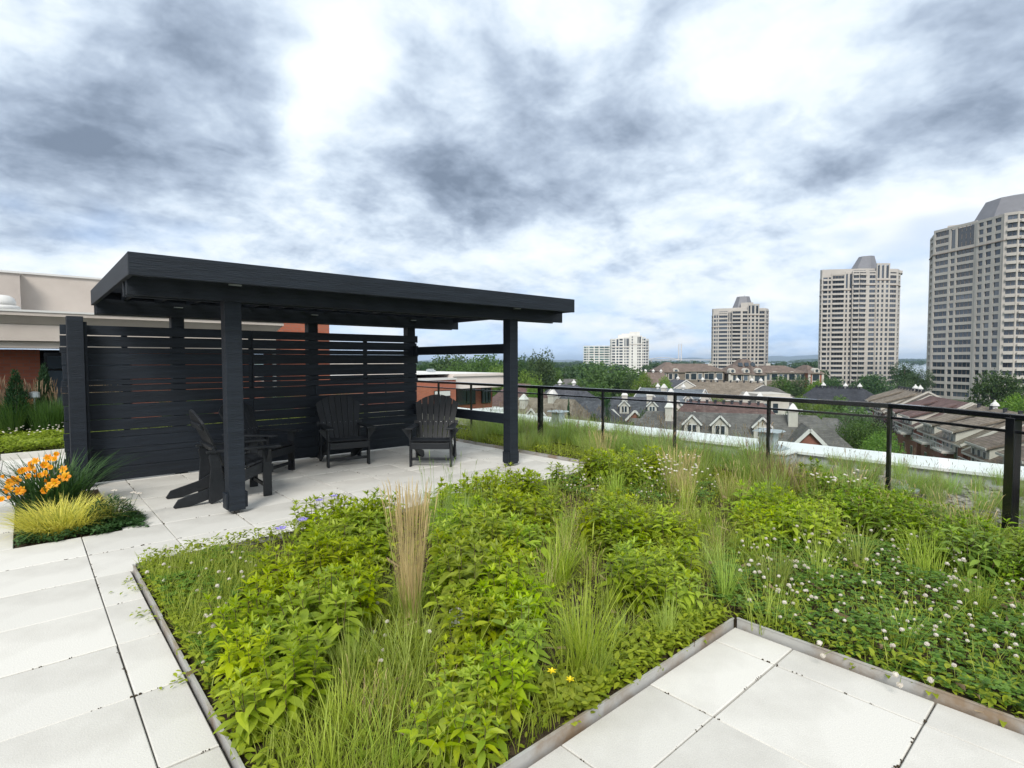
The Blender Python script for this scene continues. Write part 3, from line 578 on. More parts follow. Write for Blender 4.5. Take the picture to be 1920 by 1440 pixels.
pbx('upper_wall', -14, -.0, 18.5, 24, 2.501, 3.70, 'stucco2'); pbx('upper_wall', .001, 2.45, 19, 24, 2.501, 3.76, 'stucco')
pbx('upper_flashing', -14.1, .03, 18.45, 24.05, 3.7005, 3.75, 'trim'); pbx('upper_flashing', .031, 2.5, 18.95, 24.05, 3.7605, 3.81, 'trim')
pbx('brick_pier', 5.3, 6.72, 15.6, 17, -.3, 2.60, 'brick'); pbx('brick_pier_cap', 5.27, 6.75, 15.57, 17.03, 2.601, 2.65, 'trim')
pbx('downpipe', 5.05, 5.13, 15.4, 15.48, -.3, 2.37, 'trim')
o = thing('roof_exhaust_fan', 'white domed exhaust fan on the penthouse roof', 'fan', (-.31, 15.9, 2.50))
MB().lathe([(.30, 0), (.30, .05), (.24, .052), (.24, .10)], 20).build('curb', MT['white'], o); MB().lathe([(.30, .101), (.31, .16), (.27, .19)], 20).build('skirt', MT['white'], o, smooth=True); MB().lathe([(.23, .191), (.24, .27), (.21, .35), (.14, .40), (.02, .415)], 20).build('dome', MT['white'], o, smooth=True)
o = thing('roof_antenna', 'small dark wire frame on the penthouse roof edge', 'antenna', (1.55, 15.2, 2.51))
MB().bar((-.25, 0, .12), (.3, 0, .12), .02, .02).build('bar', MT['galv'], o); MB().bar((-.2, 0, 0), (-.2, 0, .11), .02, .02).build('leg', MT['galv'], o); MB().bar((.2, 0, 0), (.2, 0, .11), .02, .02).build('leg', MT['galv'], o)

wg = thing('brick_wing', 'low brick and pale stucco wing with flat roof seen past the railing', 'building', (17, 24, GROUND))
def wb(name, x0, x1, y0, y1, z0, z1, m, b=0): return MB().bx(x0-17, x1-17, y0-24, y1-24, z0-GROUND, z1-GROUND).build(name, MT[m], wg, bevel=b)
wb('brick_wall', 9, 17.3, 24, 40, GROUND, .50, 'brick'); wb('wall_cap', 9, 17.34, 23.95, 40, .501, .60, 'trim')
wb('recessed_wall', 17.301, 20.9, 25.3, 40, GROUND, -.02, 'brick')
wb('stucco_band', 17.302, 21.15, 24.3, 40.1, -.01, .66, 'stuccop'); wb('band_cap', 17.302, 21.25, 24.2, 40.2, .661, .79, 'stuccop'); wb('roof', 10, 21.1, 24.6, 40.1, .791, .80, 'roofmem')
for x0, x1 in ((17.5, 19.6), (20.05, 20.75)):
    w = wb('window', x0, x1, 25.24, 25.299, -1.0, -.06, 'metal'); n = 3
    for k in range(n): MB().bx(x0-17+.05+(x1-x0)*k/n, x0-17-.03+(x1-x0)*(k+1)/n, 1.21, 1.238, -.95-GROUND, -.1-GROUND).build('pane', MT['darkgl'], w)
w = wb('window', 15.9, 16.9, 23.95, 23.999, -.95, -.05, 'metal'); MB().bx(-1.05, -.15, -.07, -.051, -.9-GROUND, -.35-GROUND).build('pane', MT['darkgl'], w); MB().bx(-1.08, -.12, -.07, -.051, -.33-GROUND, -.08-GROUND).build('blind', MT['white'], w)
wb('ledge', 9, 19.9, 22.8, 23.94, -1.35, -1.12, 'coping'); wb('ledge_wall', 9, 19.8, 22.85, 23.9, GROUND, -1.351, 'pwall')
wb('stair_tower', 12.5, 15.6, 26, 30, .801, 1.75, 'stuccop'); wb('ledge_wall', 9.6, 15.2, 22.0, 22.84, -3, -1.0, 'pwall')
for k in range(9):
    o = wb('roof_unit', 15.8+k*.55, 16.05+k*.55, 29+k % 3, 29.4+k % 3, .801, .93+.06*(k % 2), 'galv')

# ------------------------------------------------------------------ apartment towers
def facade(walls, bands, wins, p0, p1, z0, ztop, fh, cols, sh=1.15, tall=0, balc=None, mull=None, dep=.6, skip_tall=()):
    """one flat facade between plan points p0 and p1: piers and spandrels stand proud of the panes"""
    p0, p1 = Vector((p0.x, p0.y, 0)), Vector((p1.x, p1.y, 0)); t = (p1-p0); L = t.length; t.normalize(); n = Vector((t.y, -t.x, 0))
    if n.dot(-p0) < 0: n = -n
    ang = math.atan2(t.y, t.x)
    def bx(b, f0, f1, za, zb, front, depth):
        c = p0+t*((f0+f1)/2*L)+n*(front-depth/2); b.box((c.x, c.y, (za+zb)/2), ((f1-f0)*L, depth, zb-za), ang)
    edges = [0]+[e for c in cols for e in (c[0], c[1])]+[1]
    for k in range(0, len(edges), 2):
        if edges[k+1]-edges[k] > .003: bx(walls, edges[k], edges[k+1], z0, ztop, 0, dep)
    nf = int((ztop-z0)/fh+.3)
    for f in range(nf):
        za = z0+f*fh
        for ci, c in enumerate(cols):
            kind = c[2] if len(c) > 2 else 'w'
            is_tall = kind == 't' and f >= nf-3
            if not (is_tall and f > nf-3): bx(walls, c[0], c[1], za+.002, za+sh, -.05, dep-.1)
            if kind == 'b' and balc is not None:
                bx(balc, c[0]+.004, c[1]-.004, za+.1, za+1.05, .75, .12); bx(balc, c[0]+.004, c[1]-.004, za-.1, za+.099, .75, .9)
            if not is_tall or f == nf-3:
                zt = ztop-.9 if is_tall else za+fh
                wins.append((p0+t*((c[0]+c[1])/2*L)-n*.42, ang, (c[1]-c[0])*L, za+sh, zt, t, n))
            if mull is not None:
                k = max(1, round((c[1]-c[0])*L/1.7))
                for q in range(1, k):
                    f0 = c[0]+(c[1]-c[0])*q/k; bx(mull, f0-.04/L, f0+.04/L, za+sh, za+fh, -.3, .12)
        if f in (nf-4,): bx(bands, -.003, 1.003, za+fh-.25, za+fh+.05, .28, .3)
    bx(walls, 0, 1, ztop-.55, ztop+.45, .03, dep)
def towers():
    def px_pt(px, d): return ld((px-960)/FPX*d, d)
    def tower(label, facets, fh, core, single, mans, boxes, anten=None, m='tower'):
        root = thing('apartment_tower', label, 'tower', loc=(core[0].x, core[0].y, GROUND)); base = Vector((core[0].x, core[0].y, GROUND))
        walls, bands, balc, mull, wins = MB(), MB(), MB(), MB(), []
        for x0, d0, x1, d1, zt, cols in facets:
            w = x1-x0; cc = [((c[0]-x0)/w, (c[1]-x0)/w, *c[2:]) for c in cols]
            facade(walls, bands, wins, px_pt(x0, d0), px_pt(x1, d1), GROUND, zt, fh, cc, balc=balc, mull=mull)
        def off(b):
            b.v = [(x-base.x, y-base.y, z-base.z) for x, y, z in b.v]; return b
        off(walls).build('wall', MT[m], root); off(bands).build('band_course', MT['towertrim'], root)
        if balc.v: tag(off(balc).build('balconies', MT[m], root), kind='stuff')
        if mull.v: tag(off(mull).build('mullions', MT['towertrim'], root), kind='stuff')
        cm = MB(); cm.prism([(p.x-base.x, p.y-base.y) for p in core], 0, max(f[4] for f in facets)-GROUND-2.5); cm.build('core', MT[m], root)
        if single:
            cache = {}; far = MB()
            wins.sort(key=lambda w: -(w[2]*(w[4]-w[3])))
            for k, (c, ang, w, za, zb, t, n) in enumerate(wins):
                if k < 300:
                    key = (round(w, 2), round(zb-za, 2))
                    if key not in cache: cache[key] = MB().box((0, 0, 0), (w+.1, .08, zb-za+.1)).mesh('window', MT['towergl'])
                    link('window', cache[key], root, Vector((c.x, c.y, (za+zb)/2))-base, ang)
                else: far.box((c.x-base.x, c.y-base.y, (za+zb)/2-base.z), (w+.1, .08, zb-za+.1), ang)
            if far.v: tag(far.build('small_windows', MT['towergl'], root), kind='stuff')
        else:
            b = MB()
            for c, ang, w, za, zb, t, n in wins: b.box((c.x-base.x, c.y-base.y, (za+zb)/2-base.z), (w+.1, .08, zb-za+.1), ang)
            tag(b.build('windows', MT['towergl'], root), kind='stuff')
        for (xa, xb, da, db, za, zb, nm) in boxes:
            c_ = px_pt((xa+xb)/2, da); ra = c_.normalized(); pe = Vector((ra.y, -ra.x, 0)); w_ = (xb-xa)/FPX*da/2*(ra.dot(FH)); p = [c_-pe*w_, c_+pe*w_, c_+pe*w_*.9+ra*(db-da), c_-pe*w_*.9+ra*(db-da)]
            MB().prism([(q.x-base.x, q.y-base.y) for q in p], za-base.z, zb-base.z).build(nm, MT[m], root)
        if mans:
            (bx0, bx1, tx0, tx1, d, zb, zt), top = mans[:7], mans[7:]; sc = d/FPX; k_ = 1+(bx1-bx0)*sc/2/d
            def ring(xa, xb, z):
                c = px_pt((xa+xb)/2, d); ra = c.normalized(); pe = Vector((ra.y, -ra.x, 0)); w = (xb-xa)*sc/2*ra.dot(FH)*k_; c = c+ra*((bx1-bx0)*sc/2)
                pts = [(-1, -.45), (-.5, -1), (.5, -1), (1, -.45), (1, .45), (.5, 1), (-.5, 1), (-1, .45)]
                return [c+pe*(a*w)+ra*(b*w)+Vector((0, 0, z)) for a, b in pts]
            lift = lambda z: EYE+(z-EYE)*k_
            rs = ring(bx0, bx1, zb)+ring(tx0, tx1, lift(zt)); n = 2
            if top: rs += ring(top[0], top[1], lift(top[2])); n = 3
            MB().add([p-base for p in rs], [tuple(range(7, -1, -1)), tuple(range(8*n-8, 8*n))]+[(q*8+i, q*8+(i+1) % 8, q*8+8+(i+1) % 8, q*8+8+i) for q in range(n-1) for i in range(8)]).build('mansard_roof', MT['towercap'], root)
        if anten:
            p = px_pt(anten[0], anten[1])-base; b = MB()
            b.bar((p.x, p.y, anten[2]-base.z), (p.x, p.y, anten[3]-base.z), .25, .25); b.build('antenna', MT['towercap'], root)
        return root
    # right tower
    F = [(1736.5, 245, 1743.5, 235, 54.2, [(1738.2, 1741.8)]),
         (1743.5, 235, 1822, 217.5, 55.6, [(1747, 1772.5, 'w'), (1776.5, 1784.8, 't'), (1788, 1818.5, 't')]),
         (1822, 217.2, 1873, 206, 55.2, [(1826.5, 1835.5, 'w'), (1840.5, 1851, 'w'), (1857, 1868, 'w')]),
         (1873, 205.8, 1900, 203, 55.3, [(1879.5, 1898.5, 'b')]), (1900, 203, 1930, 204, 55.3, [(1902, 1927, 'b')]), (1930, 204, 1962, 210, 55.3, [(1933, 1958, 'b')]), (1962, 210, 2010, 222, 55, [(1968, 1980), (1986, 2000)])]
    def pp_(px, d): q = ld((px-960)/FPX*d, d); return q
    core = [pp_(1738.5, 244), pp_(1745, 237), pp_(1823, 219), pp_(1873, 208), pp_(1900, 205), pp_(1930, 206), pp_(1961, 212), pp_(2006, 224), pp_(2000, 262), pp_(1800, 268)]
    tower('tallest beige apartment tower at the right edge of the view', F, 3.02, core, True, (1800, 1990, 1838, 1956, 212, 53, 60.9, 1880, 1922, 62.5),
          [(1768, 1812, 236, 250, 52, 59.0, 'penthouse'), (1822, 1880, 222, 240, 53, 57.5, 'penthouse'), (1880, 1935, 211, 240, 53, 57.2, 'penthouse')])
    q = lambda x: 1480+x/4.364
    F = [(q(233), 353, q(250), 350, 53.0, [(q(238), q(248))]), (q(250), 350, q(330), 348.5, 54.2, [(q(262), q(298), 'b'), (q(306), q(325))]), (q(330), 348.3, q(440), 346.5, 55.6, [(q(338), q(432), 'b')]), (q(440), 347.2, q(500), 346.8, 56.2, [(q(446), q(461), 't'), (q(477), q(494), 't')]),
         (q(500), 345.5, q(555), 344.6, 56.8, [(q(508), q(553), 'b')]), (q(555), 344.6, q(615), 345.2, 56.8, [(q(558), q(610), 'b')]), (q(615), 345.6, q(695), 345.4, 56.8, [(q(638), q(686))]),
         (q(695), 345.0, q(803), 345.0, 61.4, [(q(702), q(719), 't'), (q(736), q(754), 't'), (q(772), q(793), 't')]), (q(803), 345.8, q(868), 346.6, 57.0, [(q(806), q(856), 'w')]), (q(868), 346.6, q(890), 352, 57.0, [(q(873), q(886))])]
    core = [pp_(q(236), 354), pp_(q(252), 351.5), pp_(q(330), 350), pp_(q(500), 348.3), pp_(q(555), 347), pp_(q(700), 347), pp_(q(866), 348.5), pp_(q(887), 353.5), pp_(q(880), 395), pp_(q(245), 395)]
    tower('middle beige apartment tower, slimmer, with pyramid-like grey cap', F, 3.0, core, False, (q(440), q(716), q(545), q(672), 350, 54.8, 66.3),
          [(q(320), q(440), 352, 375, 52, 56.4, 'penthouse'), (q(440), q(640), 350, 375, 54, 57.0, 'penthouse'), (q(625), q(720), 349, 375, 55, 57.4, 'penthouse'), (q(868), q(905), 351, 360, 56.5, 58.2, 'terrace_canopy')], None, 'tower')
    q = lambda x: 1300+x/10.67
    F = [(q(352), 436, q(382), 432, 36.6, [(q(358), q(378))]), (q(382), 432, q(490), 430, 37.6, [(q(398), q(438), 'w'), (q(450), q(478))]), (q(490), 430, q(680), 428, 38.6, [(q(500), q(668), 'b')]), (q(680), 428.6, q(760), 428.2, 39.2, [(q(686), q(706), 't'), (q(724), q(750), 't')]),
         (q(760), 427, q(950), 426, 40.0, [(q(770), q(930), 'b')]), (q(950), 426.2, q(1082), 426.4, 40.0, [(q(972), q(1066), 'w')]), (q(1082), 425.8, q(1300), 425.8, 44.6, [(q(1090), q(1122), 't'), (q(1152), q(1202), 't'), (q(1236), q(1280), 't')]), (q(1300), 426.8, q(1425), 427.2, 40.4, [(q(1304), q(1408), 'w')]), (q(1425), 427.2, q(1492), 434, 40.4, [(q(1440), q(1486))])]
    core = [pp_(q(358), 437), pp_(q(384), 434), pp_(q(490), 431.8), pp_(q(760), 429), pp_(q(1090), 428), pp_(q(1300), 428.5), pp_(q(1420), 429), pp_(q(1486), 436), pp_(q(1470), 470), pp_(q(370), 470)]
    tower('shortest beige apartment tower, standing behind the long brown mansion', F, 3.0, core, False, (q(748), q(1180), q(850), q(1098), 432, 41.6, 51.0),
          [(q(515), q(760), 434, 455, 36, 41.2, 'penthouse'), (q(760), q(940), 431, 455, 38, 42.6, 'penthouse'), (q(930), q(1180), 429, 455, 39, 46.4, 'penthouse')], (q(1000), 440, 50.5, 53.2), 'tower2')
    # far white block and its glassy neighbour
    q = lambda x: 1060+x/8
    F = [(q(668), 590, q(690), 586, 23.5, [(q(674), q(686))]), (q(690), 585, q(760), 583, 24.0, [(q(700), q(745), 'w')]), (q(760), 583, q(872), 581, 25.0, [(q(765), q(795), 't'), (q(808), q(858), 'w')]), (q(872), 581.5, q(960), 581.3, 25.8, [(q(882), q(895), 't'), (q(903), q(915), 't'), (q(922), q(950), 't')]),
         (q(960), 580.4, q(1110), 580, 27.4, [(q(992), q(1010))]), (q(1110), 581, q(1150), 581, 31.5, []), (q(1150), 581.3, q(1205), 582, 26.0, [(q(1082+72), q(1166)), (q(1172), q(1200))]), (q(1205), 582.5, q(1252), 590, 22.8, [(q(1210), q(1242), 'w')])]
    F[4] = (q(960), 580.4, q(1150), 580, 27.4, [(q(992), q(1010)), (q(1080), q(1096), 't'), (q(1106), q(1130), 't')]); del F[5]
    core = [pp_(q(672), 592), pp_(q(760), 586), pp_(q(960), 584), pp_(q(1150), 583.5), pp_(q(1205), 585), pp_(q(1248), 592), pp_(q(1240), 625), pp_(q(680), 625)]
    tower('distant white apartment block rising behind the big round tree', F, 3.0, core, False, None, [(q(785), q(1115), 590, 610, 22, 29.4, 'penthouse'), (q(840), q(1115), 590.5, 609, 24, 30.6, 'penthouse_step'), (q(960), q(1112), 589, 611, 25, 32.4, 'penthouse_top')], None, 'whiteb')
    F = [(q(272), 716, q(350), 712, 20.4, [(q(276), q(318)), (q(326), q(344))]), (q(350), 711, q(505), 710, 20.4, [(q(360), q(424)), (q(440), q(498))]), (q(505), 709.5, q(690), 709, 20.4, [(q(514), q(578)), (q(586), q(652)), (q(660), q(686))])]
    core = [pp_(q(276), 720), pp_(q(352), 715), pp_(q(690), 713), pp_(q(690), 740), pp_(q(276), 740)]
    r = tower('distant glassy green office block left of the white apartment block', F, 3.1, core, False, None, [], None, 'whiteb')
    for c in r.children:
        if c.name.startswith('windows'): c.data.materials[0] = MT['greengl']
towers()

# ------------------------------------------------------------------ houses
def house(name, label, ends, rz_, W, he, roof, wall, hip=(0, 0), dorm=(), gab=(), chim=(), vents=0, wins=(), caps=(), group=None, gend=None, o=.45, cat='house', trim='white', dsz=(1.5, 1.4)):
    """ends: ((lat, d), (lat, d)) of the ridge seen from left to right; rz_: ridge height; he: eave height (world z)"""
    a, b = ld(*ends[0]), ld(*ends[1]); c = (a+b)/2; t = (b-a); RL = t.length; ang = math.atan2(t.y, t.x)
    he, hr = he-GROUND, rz_-GROUND; hl, hrr = hip; x0, x1 = -RL/2-hl, RL/2+hrr
    root = thing(name, label, cat, (c.x, c.y, GROUND), ang, group); h2 = W/2+o
    slope = lambda y: he+(hr-he)*(1-abs(y)/h2)
    ysl = lambda z: -h2*(1-(z-he)/(hr-he))
    MB().bx(x0+.05, x1-.05, -W/2, W/2, 0, he-.26).build('wall', MT[wall], root)
    xa, xb = x0-o, x1+o
    P = [(xa, -h2, he), (xb, -h2, he), (xb, h2, he), (xa, h2, he), (-RL/2-(0 if hl else o), 0, hr), (RL/2+(0 if hrr else o), 0, hr)]+[(xa, -h2, he-.25), (xb, -h2, he-.25), (xb, h2, he-.25), (xa, h2, he-.25)]
    rf = MB().add(P, [(0, 1, 5, 4), (2, 3, 4, 5), (1, 2, 5), (3, 0, 4), (6, 7, 1, 0), (7, 8, 2, 1), (8, 9, 3, 2), (9, 6, 0, 3), (9, 8, 7, 6)]).build('roof', MT[roof], root)
    g = MB()
    for y in (-h2-.03, h2+.03): g.bar((xa, y, he-.13), (xb, y, he-.13), .06, .2)
    g.build('eave_trim', MT[trim], root)
    for s, hp in ((-1, hl), (1, hrr)):
        if hp == 0:
            x = s*(RL/2+o+.03); q = MB(); q.add([(x-.02, -h2+.4, he), (x-.02, h2-.4, he), (x-.02, 0, hr-.35), (x+.02, -h2+.4, he), (x+.02, h2-.4, he), (x+.02, 0, hr-.35)], [(0, 1, 2), (5, 4, 3), (0, 3, 4, 1), (1, 4, 5, 2), (2, 5, 3, 0)]); q.build('gable_wall', MT[gend or wall], root)
            k = MB()
            for sy in (-1, 1): k.bar((x, sy*h2, he+.0), (x, 0, hr+.02), .12, .28)
            k.build('barge_board', MT[trim], root)
    for dx, zb, *w in dorm:
        dw, dh = (w[0], w[1]) if w else dsz; yf = ysl(zb); zt = zb+dh; pk = zt+dw*.52; yb = min(-.2, ysl(min(pk, hr-.1)))
        d = MB(); d.add([(dx-dw/2, yf, zb-.2), (dx+dw/2, yf, zb-.2), (dx+dw/2, yf, zt), (dx, yf, pk-.1), (dx-dw/2, yf, zt), (dx-dw/2, yb, zb-.2), (dx+dw/2, yb, zb-.2), (dx+dw/2, yb, zt), (dx, yb, pk-.1), (dx-dw/2, yb, zt)],
              [(0, 1, 2, 3, 4), (1, 6, 7, 2), (5, 0, 4, 9), (9, 8, 7, 6, 5)])
        e = .22
        for s in (-1, 1):
            A = [(dx+s*(dw/2+e), yf-.2, zt-e*.9), (dx, yf-.2, pk+.05), (dx, yb, pk+.05), (dx+s*(dw/2+e), yb, zt-e*.9)]
            B = [(p[0], p[1], p[2]+.12) for p in A]; d.add(A+B, [(3, 2, 1, 0), (4, 5, 6, 7), (0, 1, 5, 4), (1, 2, 6, 5), (2, 3, 7, 6), (3, 0, 4, 7)], 1)
            d.bar((dx+s*(dw/2+e), yf-.26, zt-e*.9+.05), (dx, yf-.26, pk+.1), .08, .2, 2)
        d = d.build('dormer', [MT['cream'], MT[roof], MT[trim]], root)
        MB().bx(dx-dw*.33, dx+dw*.33, yf-.06, yf-.01, zb+.15, zt-.05).build('window', [MT['white']], d)
        for s in (-1, 1): MB().bx(dx+s*dw*.16-dw*.12, dx+s*dw*.16+dw*.12, yf-.09, yf-.061, zb+.25, zt-.15).build('pane', MT['darkgl'], d)
    for gx, gw, gm, *zz in gab:
        zb = he-.2 if not zz else zz[0]; pk = zb+gw*.55; yf = -h2-.35; yb = min(-.2, ysl(min(pk, hr-.1)))
        d = MB(); lo = 0 if gm != 'white' else 0
        d.add([(gx-gw/2, yf, lo), (gx+gw/2, yf, lo), (gx+gw/2, yf, zb), (gx, yf, pk-.1), (gx-gw/2, yf, zb), (gx-gw/2, yb, lo), (gx+gw/2, yb, lo), (gx+gw/2, yb, zb), (gx, yb, pk-.1), (gx-gw/2, yb, zb)], [(0, 1, 2, 3, 4), (1, 6, 7, 2), (5, 0, 4, 9)])
        e = .35
        for s in (-1, 1):
            A = [(gx+s*(gw/2+e), yf-.25, zb-e), (gx, yf-.25, pk+.02), (gx, yb, pk+.02), (gx+s*(gw/2+e), yb, zb-e)]; B = [(p[0], p[1], p[2]+.16) for p in A]
            d.add(A+B, [(3, 2, 1, 0), (4, 5, 6, 7), (0, 1, 5, 4), (1, 2, 6, 5), (2, 3, 7, 6), (3, 0, 4, 7)], 1); d.bar((gx+s*(gw/2+e), yf-.33, zb-e+.04), (gx, yf-.33, pk+.06), .1, .34, 2)
        d = d.build('gable', [MT[gm], MT[roof], MT[trim]], root)
        if gw > 3.0:
            for zc in (zb-1.5, zb-4.3):
                w = MB().bx(gx-.75, gx+.75, yf-.06, yf-.01, zc-.7, zc+.7).build('window', MT[trim], d)
                for s in (-1, 1): MB().bx(gx+s*.36-.29, gx+s*.36+.29, yf-.09, yf-.061, zc-.58, zc+.58).build('pane', MT['darkgl'], d)
            MB().bx(gx-.14, gx+.14, yf-.05, yf-.01, zb+.3, zb+1.0).build('vent_slot', MT[trim], d)
    for k, cxx in enumerate(chim):
        cx, cy, *ch = cxx; zb = slope(cy)-.8; zt = hr+(ch[0] if ch else .4); w = .95
        q = MB(); q.bx(cx-w/2, cx+w/2, cy-w/2, cy+w/2, zb, zt); q.bx(cx-w*.58, cx+w*.58, cy-w*.58, cy+w*.58, zt+.001, zt+.12)
        q = q.build('chimney', MT['cream'], root)
        MB().add([(cx+i*w*.58, cy+j*w*.58, zt+.121) for i, j in ((-1, -1), (1, -1), (1, 1), (-1, 1))]+[(cx+i*w*.2, cy+j*w*.2, zt+.75) for i, j in ((-1, -1), (1, -1), (1, 1), (-1, 1))]+[(cx, cy, zt+.95)], [(0, 1, 5, 4), (1, 2, 6, 5), (2, 3, 7, 6), (3, 0, 4, 7), (4, 5, 8), (5, 6, 8), (6, 7, 8), (7, 4, 8), (3, 2, 1, 0)]).build('chimney_cap', MT['white'], q)
    for k in range(vents):
        x = -RL/2+RL*(k+.5)/vents; y = -.35; z = slope(y); q = MB(); q.bx(x-.17, x+.17, y-.17, y+.17, z-.1, z+.42); q.bx(x-.25, x+.25, y-.25, y+.25, z+.421, z+.5); q.build('roof_vent', MT['shk'], root)
    for cx in caps:
        q = MB(); z = hr; q.lathe([(.32, -.4), (.32, .25), (.55, .3), (.45, .55), (.15, .85), (.08, 1.1)], 8, (cx, 0, z)); q.build('white_cowl', MT['white'], root)
    for wx, wz, ww, wh in wins:
        w = MB().bx(wx-ww/2-.1, wx+ww/2+.1, -W/2-.06, -W/2-.005, wz-.1, wz+wh+.1).build('window', MT[trim], root)
        MB().bx(wx-ww/2, wx-.03, -W/2-.09, -W/2-.061, wz, wz+wh).build('pane', MT['darkgl'], w); MB().bx(wx+.03, wx+ww/2, -W/2-.09, -W/2-.061, wz, wz+wh).build('pane', MT['darkgl'], w)
    return root
def e(px1, d1, px2, d2): return (((px1-960)/FPX*d1, d1), ((px2-960)/FPX*d2, d2))
def rows(L, nx, zs, w=1.0, h=1.5): return [(-L/2+L*(k+.5)/nx, z, w, h) for z in zs for k in range(nx)]
def town():
    G = 'townhouses below the terrace'
    # nearest grey house with dormers
    house('townhouse', 'grey shingled house with three cream dormers just beyond the white coping', e(1214, 68.5, 1533, 62), -4.75, 12.5, -9.6, 'shg', 'brickd', hip=(3.2, 4.2), dorm=[(-3.9, 7.55-.2), (-.85, 7.35), (3.55, 7.3)], gab=[(-7.6, 3.8, 'brickd', 6.3), (7.7, 5.2, 'brickd', 6.0)], chim=[(-6.6, -1.0, .5), (6.8, -1.2, .5)], group=G, wins=rows(18, 7, (1, 4)), dsz=(1.75, 1.35))
    house('townhouse', 'small grey roofed wing at the left end of dormered house', e(1183, 72, 1212, 71), -6.0, 7, -8.6, 'shg', 'cream', hip=(.2, .2), group=G)
    house('townhouse', 'small beige wing at the right end of dormered house', e(1545, 70, 1572, 69), -5.8, 7, -7.6, 'shg', 'cream', hip=(.3, .3), group=G)
    house('townhouse', 'reddish brown roof with a row of dark vents behind dormered house', e(1290, 92, 1432, 86), -5.2, 13, -9.5, 'shr', 'brickd', hip=(2.5, 3), vents=9, dorm=[(-3.5, 6.3, 2.0, .5)], chim=[(-9, 1.5, 1.0), (3.2, 1, .8), (5.2, 1, .7)], group=G)
    # peach flat roofed house with balcony
    p = ld(*e(1462, 98, 1470, 98)[0]); t = thing('flat_roofed_house', 'peach stucco house with flat roof and white balcony behind the railing', 'house', (p.x, p.y, GROUND), math.atan2(RH.y, RH.x))
    MB().bx(-3.6, 1.8, 0, 7, 0, 9.1).build('wall', MT['cream'], t); MB().bx(-4.2, 2.1, -.5, 7.3, 9.101, 9.5).build('roof', MT['stuccop'], t); MB().bx(-3.9, 1.9, -.2, 7.1, 9.501, 10.0).build('parapet', MT['cream'], t)
    MB().bx(.4, 3.4, -1.6, -.002, 6.2, 6.4).build('balcony_floor', MT['white'], t)
    for k in range(9): MB().bx(.45+k*.36, .50+k*.36, -1.58, -1.53, 6.401, 7.3).build('baluster', MT['white'], t)
    MB().bx(.4, 3.4, -1.6, -1.5, 7.301, 7.4).build('balcony_rail', MT['white'], t)
    for x in (-2.8, -1.1): MB().bx(x, x+.9, -.06, -.005, 6.6, 8.3).build('window', MT['darkgl'], t)
    house('townhouse', 'long tan shingled roof with white cowls in front of mansion', e(1305, 152, 1428, 143), -4.1, 15, -8.6, 'sht', 'cream', hip=(2, 3.5), caps=(-6.5, -3, 2.5, 6, 8.2), vents=10, group=G, wins=rows(16, 8, (4,)))
    house('townhouse', 'grey gabled house joined to the right end of long tan roof', e(1432, 140, 1458, 128), -4.9, 12, -8.8, 'shg', 'cream', hip=(0, 3), group=G)
    # slate blue terrace with red gables
    house('townhouse', 'slate blue roofed row with pink and brick gables left of reddish roof', e(1205, 118, 1318, 110), -4.3, 12, -8.4, 'shs', 'stuccop', hip=(0, 0), gab=[(-4.6, 2.8, 'brickd', 6.6), (.2, 2.6, 'brickd', 6.6), (4.2, 2.8, 'stuccop', 6.7)], caps=(-3, 2.5), dorm=[(5.4, 7.2), (-2.2, 7.2)], chim=[(-1, -1.5, .1)], group=G, wins=rows(11, 7, (1, 4)))
    house('townhouse', 'dark slate roofed row with two white edged brick gables behind the railing', e(1148, 98, 1245, 96), -4.9, 12, -8.8, 'shs2', 'brickd', hip=(1.5, 1.5), gab=[(-4.0, 2.8, 'brickd', 6.3), (-.4, 2.4, 'brickd', 6.4), (5.2, 3, 'brickd', 6.5)], dorm=[(-2.2, 7.0), (2.4, 7.0)], chim=[(-2.2, -2, .3), (2, -1.5, .3)], group=G, wins=rows(9, 5, (1, 4)))
    house('townhouse', 'dark slate roofed house beside the columnar evergreen', e(1098, 84, 1128, 82), -4.6, 10, -8.6, 'shs2', 'brickd', hip=(1.0, 1.5), dorm=[(-1.2, 7.2, 1.9, 1.3)], group=G)
    house('townhouse', 'brown shingled house with red brick gable and white dormers near vent', e(968, 84, 1078, 78), -4.0, 12, -8.9, 'sht', 'brickd', hip=(0, 1.5), gab=[(1.2-1.2, 2.4, 'brickd', 6.5), (5.6, 3.4, 'brickd', 6.3)], dorm=[(.9, 7.0), (2.5, 7.0)], chim=[(-2.6, -1.6, -.3), (1.6, -.4, .4)], group=G)
    house('townhouse', 'grey gabled house under the trees beside the pergola post', e(955, 102, 1000, 98), -2.6, 10, -6.5, 'shr', 'cream', hip=(1, 1), group=G)
    house('townhouse', 'grey roofed house with cream dormer left of the big round tree', e(1042, 115, 1082, 112), -3.4, 12, -7.0, 'shs2', 'cream', hip=(2, 2), dorm=[(0, 8.2, 2.2, 1.2)], caps=(-1.5, 1.8), group=G)
    house('townhouse', 'small pale grey roof between trees far left of big tree', e(1030, 175, 1080, 172), -4.2, 12, -7.5, 'shg', 'cream', hip=(2, 2), group=G)
    house('townhouse', 'brown roofed house in front of the distant white block', e(1205, 185, 1245, 183), -2.4, 12, -6.5, 'shb', 'brickd', hip=(1.5, 1.5), caps=(-2.5, 0, 2.5), group=G)
    house('townhouse', 'dark grey gable roof left of the long tan roof', e(1262, 160, 1286, 150), -3.9, 13, -8.2, 'shs2', 'cream', hip=(1.5, 0), caps=(-1,), group=G)
    house('townhouse', 'black shingled roof with white cowls in front of middle tower', e(1530, 128, 1618, 120), -4.6, 14, -9.0, 'shk', 'cream', hip=(2.5, 4), vents=12, caps=(-3.2, 1.5, 4.4), group=G, wins=rows(10, 5, (3,)))
